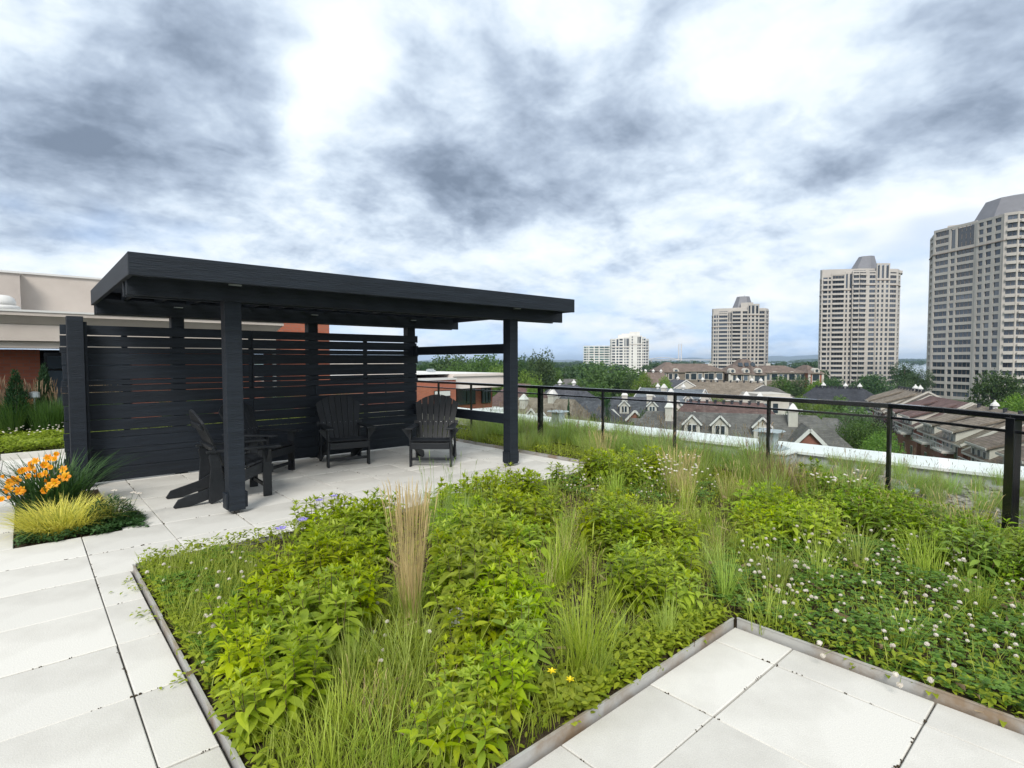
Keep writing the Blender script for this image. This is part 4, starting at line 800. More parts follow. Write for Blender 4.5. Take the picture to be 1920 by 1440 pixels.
    # diagonal brick row at the right
    def rowpt(f): return (83+(56.1-83)*f, 117.6+(51.5-117.6)*f)
    def rowhouse(label, f0, f1, roof, rz, n, **k): return house('townhouse', label, (rowpt(f0), rowpt(f1)), rz, 13, rz-4.0, roof, 'brickd', group='brick row houses stepping toward the terrace', gend='shg', trim='cream', **k)
    for label, f0, f1, roof, rz, off, hip, caps, vents in (('far grey brown roofed brick row house with white cowls', 0, .26, 'sht', -4.3, 0, (3, 0), (2, 5), 9), ('middle red brown roofed brick row house', .29, .54, 'shr', -4.9, 0, (0, 0), (), 0),
                               ('near tan roofed brick row house with balconies', .57, .80, 'sht', -5.0, 0, (0, 0), (-2,), 4), ('nearest brown roofed brick row house by the thick railing post', .82, 1.06, 'shb', -5.6, 0, (0, 2), (), 5)):
        L = ((rowpt(f0)[0]-rowpt(f1)[0])**2+(rowpt(f0)[1]-rowpt(f1)[1])**2)**.5; he = rz-4.0-GROUND
        h = rowhouse(label, f0, f1, roof, rz, 3, hip=hip, caps=caps, vents=vents, wins=[(x, z, .9, 1.6) for x in (-L*.36, -L*.12, L*.12, L*.36) for z in (.8, 3.4)])
        # shed dormers with windows and small balconies
        for k, x in enumerate((-L*.27, L*.22)):
            w, y0 = L*.30, -6.9; d = MB()
            d.add([(x+sx*w/2, yy, zz) for sx in (-1, 1) for yy, zz in ((y0+.25, he-1.2), (y0+.25, he+1.25), (-.9, he+3.44), (-.9, he-1.2))], [(0, 1, 2, 3), (7, 6, 5, 4), (0, 4, 5, 1), (1, 5, 6, 2)]); d.add([(x-w/2-.4, y0-.15, he+1.26), (x+w/2+.4, y0-.15, he+1.26), (x+w/2+.4, -1.0, he+3.36), (x-w/2-.4, -1.0, he+3.36), (x-w/2-.4, y0-.15, he+1.5), (x+w/2+.4, y0-.15, he+1.5), (x+w/2+.4, -1.0, he+3.6), (x-w/2-.4, -1.0, he+3.6)],
                   [(3, 2, 1, 0), (4, 5, 6, 7), (0, 1, 5, 4), (1, 2, 6, 5), (2, 3, 7, 6), (3, 0, 4, 7)], 1)
            d.bar((x-w/2-.4, y0-.22, he+1.33), (x+w/2+.4, y0-.22, he+1.33), .1, .25, 2)
            d = d.build('shed_dormer', [MT['cream'], MT[roof], MT['cream']], h)
            for s in (-.3, 0, .3): MB().bx(x+s*w-.4, x+s*w+.4, y0+.17, y0+.245, he-.9, he+.95).build('window', MT['white'], d); MB().bx(x+s*w-.3, x+s*w+.3, y0+.13, y0+.169, he-.8, he+.85).build('pane', MT['darkgl'], d)
            MB().bx(x-w*.45, x+w*.45, y0-1.1, y0+.24, he-1.45, he-1.21).build('balcony_floor', MT['cream'], h)
            for q in range(8): MB().bx(x-w*.44+w*.88*q/7-.03, x-w*.44+w*.88*q/7+.03, y0-1.08, y0-1.02, he-1.209, he-.4).build('baluster', MT['galv'], h)
            MB().bx(x-w*.45, x+w*.45, y0-1.1, y0-1.0, he-.399, he-.3).build('balcony_rail', MT['galv'], h)
    # brown mansion with pavilions
    d0 = 205; sc = d0/FPX
    p = ld((1385-960)*sc, d0); mn = thing('mansion', 'long brown roofed stone mansion with arched windows below the towers', 'mansion', (p.x, p.y, GROUND), math.atan2(RH.y, RH.x))
    X = lambda px: (px-1385)*sc
    Z = lambda py: EYE-(py-676)*sc-GROUND
    def wing(x0, x1, y0, y1, ze, zr, inset, nm='wing', m='sht', rm='shb'):
        MB().bx(x0, x1, y0, y1, 0, ze-.01).build(nm+'_wall', MT[m], mn)
        o = .5; V = [(x0-o, y0-o, ze), (x1+o, y0-o, ze), (x1+o, y1+o, ze), (x0-o, y1+o, ze), (x0+inset, (y0+y1)/2-1.5, zr), (x1-inset, (y0+y1)/2-1.5, zr), (x1-inset, (y0+y1)/2+1.5, zr), (x0+inset, (y0+y1)/2+1.5, zr)]
        MB().add(V, [(3, 2, 1, 0), (0, 1, 5, 4), (1, 2, 6, 5), (2, 3, 7, 6), (3, 0, 4, 7), (4, 5, 6, 7)]).build(nm+'_roof', MT[rm], mn)
        MB().bar((x0-o, y0-o-.04, ze-.15), (x1+o, y0-o-.04, ze-.15), .1, .3).build('cornice', MT['sht'], mn)
    def win(x, z, w, h, y, arch=False):
        MB().bx(x-w/2-.25, x+w/2+.25, y-.08, y-.005, z-.2, z+h+.25).build('window_surround', MT['cream'], mn); MB().bx(x-w/2, x+w/2, y-.12, y-.081, z, z+h).build('window', MT['darkgl'], mn)
        if arch: MB().prism([(w*.62*math.cos(t), .75*math.sin(t)) for t in [math.pi*k/8 for k in range(9)]], 0, .07, 0, Matrix.Translation((x, y-.005, z+h+.251)) @ Matrix(((1, 0, 0, 0), (0, 0, -1, 0), (0, 1, 0, 0), (0, 0, 0, 1)))).build('arch', MT['cream'], mn)
    wing(X(1238), X(1362), 2, 16, Z(696), Z(682), 5); wing(X(1238), X(1284), .4, 14, Z(697), Z(679), 4, 'pavilion')
    wing(X(1366), X(1400), -3, 13, Z(701), Z(684), 3.2, 'pavilion'); wing(X(1388), X(1440), 4, 16, Z(699), Z(673), 4, 'tower'); wing(X(1404), X(1426), -4, 13, Z(702), Z(686), 2.2, 'pavilion')
    wing(X(1426), X(1514), 2, 16, Z(699), Z(686), 5); wing(X(1514), X(1540), -1, 14, Z(700), Z(685), 2.4, 'pavilion', 'brick')
    for px in (1280, 1292, 1316, 1328, 1350): win(X(px), Z(711), 1.3, 2.0, 2)
    for px in (1304, 1337, 1353): win(X(px), Z(712), 2.0, 2.3, 1.995, True)
    for px in (1246, 1258, 1268): win(X(px), Z(711), 1.2, 2.0, .4)
    for px in (1370, 1380, 1392): win(X(px), Z(713), 1.4, 2.0, -3)
    for px in (1410, 1420): win(X(px), Z(714), 1.9, 2.3, -4); win(X(px), Z(728), 1.9, 2.3, -4)
    for px in (1434, 1445, 1469, 1478, 1502, 1510): win(X(px), Z(713), 1.2, 2.1, 2)
    for px in (1457, 1490): win(X(px), Z(713), 2.2, 2.2, 1.995, True)
    win(X(1527), Z(714), 2.4, 2.4, -1); win(X(1527), Z(728), 2.4, 2.4, -1)
    for px, y in ((1268, -.2), (1367, -3.6), (1393, -3.6), (1414, -4.6), (1528, -1.6)):
        q = MB(); q.bx(X(px)-1.1, X(px)+1.1, y+.3, y+3, Z(699), Z(696)); q.prism([(1.1*math.cos(t), 1.1*math.sin(t)) for t in [math.pi*k/8 for k in range(9)]], 0, 2.5, 0, Matrix.Translation((X(px), y+2.8, Z(696)+.001)) @ Matrix(((1, 0, 0, 0), (0, 0, -1, 0), (0, 1, 0, 0), (0, 0, 0, 1))))
        q = q.build('dormer', MT['cream'], mn); MB().lathe([(.55, -.03), (.55, .03)], 14).build('round_window', MT['darkgl'], q).matrix_local = Matrix.Translation((X(px), y+.25, Z(696)+.1)) @ Matrix.Rotation(R(90), 4, 'X')
    for px, y in ((1294, 8), (1312, 8), (1459, 8), (1342, 6)): MB().bx(X(px)-.8, X(px)+.8, y, y+1.5, Z(690), Z(682)).build('chimney', MT['cream'], mn)
    for k in range(3): MB().bar((X(1396+k*12), 5.7, Z(684)), (X(1404+k*12), 5.7, Z(684)), .3, 1.6, 0, (0, .55, 1)).build('skylight', MT['darkgl'], mn)
    for px in (1362, 1366, 1400, 1404, 1426, 1514.5, 1539.5): MB().bx(X(px)-.4, X(px)+.4, -4.3 if 1400 < px < 1430 else (-3.3 if px < 1402 else -1.3), -2.9 if px < 1430 else -.9, 0, Z(700)-.3).build('quoin', MT['cream'], mn)
    # far bridge with twin pylons
    b = thing('bridge', 'distant pale bridge with slim twin pylons on the horizon', 'bridge', ld(560, 2200, GROUND), 0)
    B0 = ld(560, 2200, GROUND)
    q = MB(); q.bar(ld(480, 2250, 4)-B0, ld(820, 2250, 4)-B0, 8, 2.2); q.build('deck', MT['stuccop'], b)
    for k in range(9): p = ld(490+k*40, 2250, 0)-B0; MB().bx(p.x-1.5, p.x+1.5, p.y-1.5, p.y+1.5, 0, 17.4).build('pier', MT['stuccop'], b)
    for lt in (682, 692): p = ld(lt, 2250, 0)-B0; MB().bx(p.x-1.5, p.x+1.5, p.y-1.5, p.y+1.5, 0, 84).build('pylon', MT['stuccop'], b)
    V = []
    for k in range(13): V.append(ld(550+k*11, 2252, 5+9*math.sin(math.pi*k/12))-B0)
    MB().tube(V, 1.1, 5).build('arch', MT['stuccop'], b)
town()

# ------------------------------------------------------------------ trees
def crown_mesh(seed, n, leaf, mt, shape='round', lobes=11):
    g = np.random.default_rng(seed); cs, rs = [], []
    for k in range(lobes):
        if shape == 'round':
            a, z = g.uniform(0, 6.283), g.uniform(.32, .82); rr = .30*math.sqrt(max(0.05, 1-((z-.5)/.42)**2))*g.uniform(.5, 1.1); r = g.uniform(.15, .25)
        elif shape == 'col':
            a, z = g.uniform(0, 6.283), g.uniform(.12, .9); rr = .16*(1-abs(z-.45)); r = .16*(1.15-z)+.06
        else:
            a, z = g.uniform(0, 6.283), g.uniform(.1, .97); rr = .34*(1-z)*g.uniform(.3, 1); r = .17*(1-z)+.03
        cs.append((rr*math.cos(a), rr*math.sin(a), z)); rs.append(r)
    cs, rs = np.array(cs), np.array(rs); k = g.choice(lobes, n, p=rs**2/np.sum(rs**2)); d = g.normal(size=(n, 3)); d /= np.linalg.norm(d, axis=1)[:, None]
    d[:, 2] = np.where(g.random(n) < .6, np.abs(d[:, 2]), d[:, 2])
    rad = rs[k]*(1-.45*g.random(n)**2)*(1+.22*np.sin(d[:, 0]*9+k)*np.sin(d[:, 1]*8+2*k))
    P = cs[k]+d*rad[:, None]; P += g.normal(size=P.shape)*.008
    P[:, 2] = (P[:, 2]-P[:, 2].min()*.6)/(P[:, 2].max()-P[:, 2].min()*.6)
    P[:, :2] *= .5/np.quantile(np.hypot(P[:, 0], P[:, 1]), .985)
    nn = d*.7+g.normal(size=(n, 3))*.7; nn /= np.linalg.norm(nn, axis=1)[:, None]
    a = np.cross(nn, g.normal(size=(n, 3))); a /= np.linalg.norm(a, axis=1)[:, None]; b = np.cross(nn, a); s = leaf*g.uniform(.6, 1.4, n)[:, None]
    V = np.stack([P-a*s, P+b*s*.55-a*s*.1, P+a*s, P-b*s*.55+a*s*.1], 1).reshape(-1, 3); F = np.arange(4*n).reshape(n, 4)
    return np_mesh('crown', V, F, MT[mt])
CROWNS = {}
def tree(name, label, px, topy, wpx, d, mt, shape='round', dense=5000, leaf=.02, group=None, top=None):
    key = (mt, shape, dense, random.randint(0, 2))
    if key not in CROWNS: CROWNS[key] = crown_mesh(sum(map(ord, key[1]+key[0]))+key[3]*31, dense, leaf, mt, shape, 20 if shape == 'round' else 26)
    p = ld((px-960)/FPX*d, d); ztop = EYE-(topy-676)*d/FPX; H = ztop-GROUND; Wd = wpx*d/FPX
    t = thing(name, label, 'tree', (p.x, p.y, GROUND), random.uniform(0, 6), group)
    hb = 0 if shape != 'round' else min(.25*H, max(0, H-Wd*1.25))
    c = link('crown', CROWNS[key], t, (0, 0, hb*.6)); c.scale = (Wd*1.08, Wd*1.08, H-hb*.6)
    q = MB(); q.tube([(0, 0, 0), (.05, .03, H*.3), (-.1, .05, H*.6), (0, 0, H*.85)], [H*.022, H*.017, H*.011, H*.003], 7)
    if shape == 'round':
        for k in range(5): a = k*1.3; q.tube([(0, 0, H*(.3+.06*k)), (math.cos(a)*Wd*.16, math.sin(a)*Wd*.16, H*(.45+.06*k)), (math.cos(a)*Wd*.3, math.sin(a)*Wd*.3, H*(.55+.06*k))], [H*.009, H*.006, H*.002], 5)
    q.build('trunk', MT['bark'], t)
    return t
TG = 'trees between the townhouses'
for a in (
    ('big round green tree in front of the distant white block', 1146, 673, 125, 150, 'tree_a'), ('tall dark tree right of the pergola post against the sky', 1012, 651, 60, 140, 'tree_c'), ('dark tree between pergola post and tall tree', 972, 660, 64, 150, 'tree_c'),
    ('dark tree far behind railing, left of pergola post', 905, 659, 100, 165, 'tree_a'), ('dark tree behind the low brick wing roof', 838, 660, 95, 175, 'tree_c'), ('mid green tree beyond the brick wing roof edge', 872, 672, 80, 140, 'tree_a'),
    ('light green tree close to the pergola post, beyond wing', 934, 682, 75, 128, 'tree_b'), ('yellow green tree just right of pergola post', 992, 692, 58, 112, 'tree_b'), ('dark tree right of the tall dark tree', 1058, 682, 60, 210, 'tree_c'), ('small dark tree left of the big round tree', 1034, 690, 46, 165, 'tree_a'),
    ('light green tree right of the big round tree', 1203, 697, 48, 125, 'tree_b'), ('light tree beside dark gable roof', 1243, 704, 46, 128, 'tree_b'), ('rounded dark tree leaning on the big round tree', 1185, 695, 40, 140, 'tree_c'),
    ('green tree before the mansion right wing', 1458, 703, 54, 160, 'tree_a'), ('dark green tree before the mansion right pavilion', 1500, 702, 50, 165, 'tree_c'), ('light tree left of the black roof', 1528, 712, 40, 150, 'tree_b'),
    ('wide dark tree in front of middle tower base', 1628, 700, 82, 178, 'tree_c'), ('dark tree left of the middle tower base', 1570, 706, 46, 185, 'tree_c'), ('dark tree between middle and right towers', 1696, 677, 48, 230, 'tree_c'), ('darker tree by the river gap', 1727, 690, 42, 215, 'tree_c'), ('low dark tree below the river gap', 1700, 712, 60, 165, 'tree_c'),
    ('dense dark tree in front of the right tower', 1868, 692, 80, 118, 'tree_c'), ('dark tree at the right frame edge below tower', 1925, 716, 50, 125, 'tree_c'),
    ('bushy mid green tree below railing near brick row', 1588, 752, 90, 82, 'tree_a'), ('yellow green tree behind peach house', 1540, 752, 60, 92, 'tree_b'), ('pale shrubby tree beneath railing at far right', 1895, 738, 70, 98, 'tree_b'), ('small tree behind the red gables', 1285, 742, 42, 120, 'tree_b'),
    ('pale tree low beside the pergola post', 1003, 712, 34, 96, 'tree_b'), ('small dark tree among roofs left of big tree', 1078, 707, 32, 140, 'tree_a'), ('low green tree beneath the big round tree', 1120, 715, 60, 122, 'tree_a'), ('small green tree left of the dormered house chimney', 1262, 764, 34, 86, 'tree_a'), ('light tree between slate row and long tan roof', 1345, 741, 40, 124, 'tree_b'), ('green tree at the right of peach house', 1492, 763, 44, 84, 'tree_a'), ('pale tree in front of black roof', 1506, 740, 50, 106, 'tree_b'), ('green tree beyond the left coping end', 1118, 770, 34, 72, 'tree_a'), ('green tree filling the gap before far brick row house', 1562, 740, 60, 98, 'tree_a')):
    tree('leafy_tree', *a[:1], a[1], a[2], a[3], a[4], a[5], dense=5200, leaf=.021, group=TG)
tree('leafy_tree', 'near bright green tree below the white coping', 1652, 806, 95, 56, 'tree_b', dense=14000, leaf=.0135, group=TG)
tree('leafy_tree', 'near rounded green tree below railing beside brick row', 1612, 778, 92, 63, 'tree_a', dense=14000, leaf=.0135, group=TG)
tree('leafy_tree', 'dark purple leaved tree against the brick row', 1655, 772, 44, 74, 'tree_d', dense=7000, leaf=.018, group=TG)
tree('shrub', 'dark rounded shrub tree left of the dormered house', 1214, 762, 52, 76, 'tree_c', dense=7000, leaf=.018, group=TG)
tree('shrub', 'low green shrub beyond coping left of dormered house', 1175, 782, 46, 70, 'tree_a', dense=7000, leaf=.018, group=TG)
tree('conifer', 'small dark conifer beside the brown house with brick gable', 1066, 746, 24, 70, 'conifer', 'cone', 5000, .02, TG)
tree('conifer', 'dark columnar evergreen behind a railing post', 1140, 738, 24, 68, 'conifer', 'col', 6000, .02, TG)
# far woods that read as one mass
def woods():
    base = [crown_mesh(50+k, 420, .06, 'tree_c', 'round', 9) for k in range(3)]; BV = []
    for m_ in base:
        v = np.empty(len(m_.vertices)*3, np.float32); m_.vertices.foreach_get('co', v); BV.append(v.reshape(-1, 3))
    VV = []
    def put(lat, d, h, w):
        p = ld(lat, d, GROUND); v = BV[random.randrange(3)]*np.array([w, w, h], np.float32); a = random.uniform(0, 6); c, s = math.cos(a), math.sin(a)
        VV.append(np.stack([v[:, 0]*c-v[:, 1]*s+p.x, v[:, 0]*s+v[:, 1]*c+p.y, v[:, 2]+p.z-h*.12], 1))
    for k in range(120):
        d = random.uniform(190, 330); px = random.uniform(780, 1110); put((px-960)/FPX*d, d, random.uniform(13, 18.5)*(1 if px < 1040 else .85), random.uniform(11, 17))
    for k in range(230):
        d = random.uniform(420, 1500); px = random.uniform(760, 1990)
        if 1660 < px < 1990 and d < 1100: continue
        put((px-960)/FPX*d, d, random.uniform(13, 17), random.uniform(14, 30))
    for k in range(90):
        d = random.uniform(1500, 2600); px = random.uniform(700, 2000); put((px-960)/FPX*d, d, random.uniform(15, 20), random.uniform(40, 80))
    for k in range(70):
        d = random.uniform(3900, 4600); px = random.uniform(1500, 2000); put((px-960)/FPX*d, d, 30, 190)
    for k in range(26):
        d = random.uniform(255, 330); px = random.uniform(1440, 1540); put((px-960)/FPX*d, d, random.uniform(10, 13), random.uniform(9, 13))
    V = np.concatenate(VV); F = np.arange(len(V)).reshape(-1, 4)
    for m_ in base: bpy.data.meshes.remove(m_)
    tag(link('distant_woods', np_mesh('distant_woods', V, F, [MT['tree_c']])), 'dark green woods stretching to the horizon', 'woods', kind='stuff')
woods()

# ------------------------------------------------------------------ terrace planting
def leaf_geo(L, w, droop=.25, fold=.35, blunt=0):
    ts, ws = (.22, .5, .78), ((.72, 1, .58) if not blunt else (.8, 1, .85)); V = [(0, 0, 0)]
    for t, k in zip(ts, ws):
        z = -droop*L*t*t; hw = w/2*k; V += [(L*t, -hw, z+fold*hw), (L*t, 0, z), (L*t, hw, z+fold*hw)]
    V.append((L, 0, -droop*L)); F = [(0, 1, 2), (0, 2, 3)]
    for r in range(2):
        a = 1+3*r; b = a+3; F += [(a, b, b+1), (a, b+1, a+1), (a+1, b+1, b+2), (a+1, b+2, a+2)]
    F += [(7, 10, 8), (8, 10, 9)]
    return np.array(V, float), np.array(F)
def euler(az, el, roll=0):
    return np.array(Matrix.Rotation(az, 3, 'Z') @ Matrix.Rotation(-el, 3, 'Y') @ Matrix.Rotation(roll, 3, 'X'))
class Acc:
    def __init__(s): s.V, s.F, s.n = [], [], 0
    def add(s, V, F): s.V.append(V); s.F.append(F+s.n); s.n += len(V)
    def mesh(s, name, mt, smooth=False): return np_mesh(name, np.concatenate(s.V), np.concatenate(s.F), MT[mt], smooth=smooth)
def plant_layout(seed, nst, h, rad, L=.105, W=.040):
    g = random.Random(seed); leaves, stems = [], []
    for k in range(nst):
        a = g.uniform(0, 6.28); r = rad*math.sqrt(g.random()); b = Vector((r*math.cos(a), r*math.sin(a), 0)); hh = h*g.uniform(.78, 1.08); lean = Vector((r*math.cos(a), r*math.sin(a), 0))*g.uniform(.2, .7)+Vector((g.gauss(0, .02), g.gauss(0, .02), 0))
        top = b+lean+Vector((0, 0, hh)); stems.append((b, top)); az = g.uniform(0, 3); n = int(hh/.034)
        for i in range(n):
            f = (i+1.2)/(n+.6)
            if f < .16: continue
            p = b.lerp(top, min(f, 1)); az += R(90)+g.uniform(-.25, .25); s = (.62+.55*math.sin(min(1, f*1.15)*math.pi*.78))*g.uniform(.85, 1.15)*(1.05 if f < .8 else .8)
            for q in (0, math.pi): leaves.append((p, az+q+g.uniform(-.2, .2), R(-12+70*max(0, f-.25)**1.4)+g.uniform(-.22, .22), g.uniform(-.3, .3), s))
        for q in range(5): leaves.append((top, q*1.256+g.uniform(-.3, .3), R(g.uniform(45, 75)), g.uniform(-.3, .3), .5*g.uniform(.8, 1.2)))
    return leaves, stems
LEAFG = [leaf_geo(.086, .030, .28, .3), leaf_geo(.082, .034, .42, .22), leaf_geo(.092, .028, .15, .45), leaf_geo(.076, .033, .55, .2)]
def stem_mesh(stems, mt='stem', r=.0028):
    b = MB()
    for a, t in stems: b.tube([a, a.lerp(t, .5), t], [r, r*.9, r*.5], 5)
    return b.mesh('stems', MT[mt])
PROTO = {}
def plant_proto(kind, k):
    key = (kind, k)
    if key not in PROTO:
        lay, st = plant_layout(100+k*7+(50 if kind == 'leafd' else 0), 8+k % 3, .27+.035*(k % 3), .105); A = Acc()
        for p, az, el, ro, s in lay: V, F = LEAFG[random.randrange(4)]; A.add((V*s) @ euler(az, el, ro).T+np.array(p), F)
        PROTO[key] = (A.mesh('leaves', kind, True), stem_mesh(st))
    return PROTO[key]
LEAFM = {}
def put_plant(x, y, kind, label, group, single=False, s=1, k=None):
    k = random.randrange(6) if k is None else k; t = thing('leafy_perennial', label, 'plant', (x, y, .008), random.uniform(0, 6.28), group); t.scale = (s, s, s)
    lm, sm = plant_proto(kind, k)
    if single:
        lay, st = plant_layout(100+k*7+(50 if kind == 'leafd' else 0), 8+k % 3, .27+.035*(k % 3), .105)
        link('stems', sm, t)
        for p, az, el, ro, sc in lay:
            q = random.randrange(4)
            if (kind, q) not in LEAFM: LEAFM[kind, q] = np_mesh('leaf', *LEAFG[q], MT[kind], smooth=True)
            o = link('leaf', LEAFM[kind, q], t); R3 = Matrix([list(r) for r in euler(az, el, ro)]); o.matrix_local = Matrix.Translation(p) @ R3.to_4x4() @ Matrix.Scale(sc, 4)
    else:
        tag(link('leaves', lm, t), kind='stuff'); link('stems', sm, t)
    return t
Z1 = [(.75, 2.95), (1.05, 3.35), (1.4, 3.8), (1.8, 4.5), (2.4, 4.45), (2.05, 3.75), (1.62, 3.15), (1.25, 2.72), (.98, 2.45), (.78, 2.15), (.68, 2.2), (.68, 2.6)]
Z2 = [(1.95, 2.95), (2.45, 3.5), (3.0, 4.4), (4.0, 4.55), (3.75, 3.6), (2.75, 2.9), (2.3, 2.4), (1.9, 1.98), (1.5, 1.66), (1.2, 1.56), (.98, 1.58), (1.2, 1.72), (1.45, 1.95), (1.62, 2.2), (1.8, 2.6)]
Z3 = [(4.1, 3.3), (4.15, 2.5), (3.1, 1.82), (2.75, 1.66), (2.5, 1.78), (2.95, 2.25), (3.4, 2.8)]
Z4 = [(5.14, 2.55), (5.6, 1.85), (4.7, 1.5), (4.1, 1.85)]
Z5 = [(6.65, 2.5), (6.45, 1.6), (5.9, .75), (5.4, .1), (4.9, .3), (4.75, .6), (5.25, 1.37), (5.85, 2.1)]
Z6 = [(4.8, 4.6), (5.8, 4.6), (6.1, 3.9), (5.3, 3.8)]
def sample(poly, n, dmin, tries=4000):
    xs, ys = [p[0] for p in poly], [p[1] for p in poly]; out = []
    for _ in range(tries):
        x, y = random.uniform(min(xs), max(xs)), random.uniform(min(ys), max(ys))
        if in_poly(x, y, poly) and all((x-a)**2+(y-b)**2 > dmin**2 for a, b in out): out.append((x, y))
        if len(out) >= n: break
    return out
allp = []
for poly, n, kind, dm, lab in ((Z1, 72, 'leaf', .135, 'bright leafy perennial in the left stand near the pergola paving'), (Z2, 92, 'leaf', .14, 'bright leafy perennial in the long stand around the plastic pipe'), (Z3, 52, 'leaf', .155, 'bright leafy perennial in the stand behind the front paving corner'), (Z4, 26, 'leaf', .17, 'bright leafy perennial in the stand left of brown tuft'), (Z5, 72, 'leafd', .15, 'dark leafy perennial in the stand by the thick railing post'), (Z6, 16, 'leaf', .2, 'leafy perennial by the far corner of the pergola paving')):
    for x, y in sample(poly, n, dm): allp.append((x, y, kind, lab))
allp.sort(key=lambda p: p[0]**2+p[1]**2)
budget = 300; done = 0
for i, (x, y, kind, lab) in enumerate(allp):
    k = random.randrange(6); single = False
    if kind == 'leaf' and (x < .95 or y < 1.9) and done < 2: single = True; k = 0; done += 1
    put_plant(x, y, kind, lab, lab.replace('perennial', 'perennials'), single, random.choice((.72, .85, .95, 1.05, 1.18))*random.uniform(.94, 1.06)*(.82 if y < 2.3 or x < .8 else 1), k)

# grass tufts ---------------------------------------------------------------
def blade(A, base, az, h, lean, w, seg=4, curl=1.6):
    t = np.linspace(0, 1, seg+1); r = lean*h*t**curl; z = h*(t-min(.62, .24*lean**1.5)*t**2.5); hw = w/2*(1-t**2.2)+.0003
    c, s = math.cos(az), math.sin(az); X = base[0]+r*c; Y = base[1]+r*s; Z = base[2]+z; px, py = -s*hw, c*hw
    V = np.empty((2*(seg+1), 3)); V[0::2] = np.stack([X-px, Y-py, Z], 1); V[1::2] = np.stack([X+px, Y+py, Z], 1)
    F = np.array([(2*i, 2*i+1, 2*i+3, 2*i+2) for i in range(seg)]); A.add(V, F)
def tuft_mesh(seed, n, h, spread, lean, w, mt, rad=.05):
    g = random.Random(seed); A = Acc()
    for k in range(n):
        a = g.uniform(0, 6.28); r = rad*math.sqrt(g.random()); blade(A, (r*math.cos(a), r*math.sin(a), 0), a+g.gauss(0, .6), h*g.uniform(.55, 1.1), abs(g.gauss(lean, spread)), w*g.uniform(.7, 1.2), 4)
    return A.mesh('blades', mt)
def head_mesh(seed, n, h, lean, rad, mt='seed', hl=.07, hr=.0045):
    g = random.Random(seed); b = MB()
    for k in range(n):
        a = g.uniform(0, 6.28); r = rad*math.sqrt(g.random()); p = Vector((r*math.cos(a), r*math.sin(a), 0)); hh = h*g.uniform(.8, 1.1); q = p+Vector((math.cos(a)*lean*hh*g.random(), math.sin(a)*lean*hh*g.random(), hh)); d = (q-p).normalized()
        b.tube([p, p.lerp(q, .6)+Vector((0, 0, .01)), q], [.0012, .001, .0008], 4); b.tube([q-d*hl*.1, q+d*hl*.3, q+d*hl*.75, q+d*hl+Vector((math.cos(a)*.01, math.sin(a)*.01, 0))], [hr*.4, hr, hr*.8, hr*.2], 5)
    return b.mesh('seed_heads', MT[mt])
TP = {}
def put_tuft(kind, x, y, label, group, s=1.0, z=.008, name='grass_tuft'):
    v = random.randrange(3); key = (kind, v)
    if key not in TP:
        sd = v*13+sum(map(ord, kind))
        TP[key] = {'green': lambda: [('blades', tuft_mesh(sd, 70, .40, .22, .38, .0046, 'grass', .06))], 'lush': lambda: [('blades', tuft_mesh(sd, 105, .36, .2, .42, .0046, 'grass', .08)), ('seed_heads', head_mesh(sd, 6, .46, .3, .05, 'grass', .06, .003))],
                   'wild': lambda: [('blades', tuft_mesh(sd, 60, .34, .3, .5, .0034, 'grass', .09)), ('straw_blades', tuft_mesh(sd+4, 26, .34, .3, .4, .003, 'straw', .09)), ('seed_heads', head_mesh(sd, 9, .40, .5, .08, 'straw', .06, .0026))], 'fine': lambda: [('blades', tuft_mesh(sd, 80, .30, .3, .5, .003, 'grass', .10))], 'blue': lambda: [('blades', tuft_mesh(sd, 150, .42, .2, .32, .0045, 'grassb', .07)), ('seed_heads', head_mesh(sd, 10, .58, .22, .06, 'grassb', .05, .0025))],
                   'reed': lambda: [('blades', tuft_mesh(sd, 150, .56, .07, .13, .0024, 'straw', .055)), ('green_blades', tuft_mesh(sd+1, 110, .34, .2, .35, .004, 'grass', .07)), ('seed_heads', head_mesh(sd, 95, .60, .22, .055, 'straw', .12, .0030))],
                   'dry': lambda: [('blades', tuft_mesh(sd, 70, .34, .15, .3, .0032, 'straw', .07)), ('seed_heads', head_mesh(sd, 22, .42, .4, .07, 'straw', .07, .003)), ('green_blades', tuft_mesh(sd+1, 70, .28, .2, .4, .004, 'grass', .07))],
                   'brown': lambda: [('blades', tuft_mesh(sd, 120, .40, .15, .25, .0022, 'seed', .10)), ('green_blades', tuft_mesh(sd+1, 90, .30, .2, .4, .004, 'grass', .09))],
                   'meadow': lambda: [('blades', tuft_mesh(sd, 120, .42, .28, .5, .0042, 'grassb', .13)), ('green_blades', tuft_mesh(sd+2, 60, .36, .25, .45, .0045, 'grass', .13)), ('seed_heads', head_mesh(sd, 6, .50, .55, .12, 'seed', .055, .0035))],
                   'dark': lambda: [('blades', tuft_mesh(sd, 200, .85, .15, .28, .008, 'grassd', .14))], 'plume': lambda: [('blades', tuft_mesh(sd, 120, .8, .12, .22, .007, 'grassd', .12)), ('seed_heads', head_mesh(sd, 40, 1.25, .25, .12, 'seed', .22, .012))]}[kind]()
    t = thing(name, label, 'grass', (x, y, z), random.uniform(0, 6.28), group); t.scale = (s, s, s*random.uniform(.9, 1.1))
    for nm, me in TP[key]: tag(link(nm, me, t), kind='stuff')
    return t
t = put_tuft('reed', 1.575, 2.62, 'tall straw coloured feather reed grass clump in the bed centre', None, 1.12, name='reed_grass'); t.scale = (.8, .8, 1.1)
put_tuft('lush', 1.86, 1.62, 'tall bright green grass tuft beside the front steel edging', None, 1.25); put_tuft('green', 1.95, 1.68, 'upright grass tuft just behind the tallest bright tuft', None, 1.15)
put_tuft('lush', 2.66, 2.52, 'mid bed bright grass tuft among leafy perennials', None, 1.1)
GT = 'bright grass tufts scattered through the planting bed'
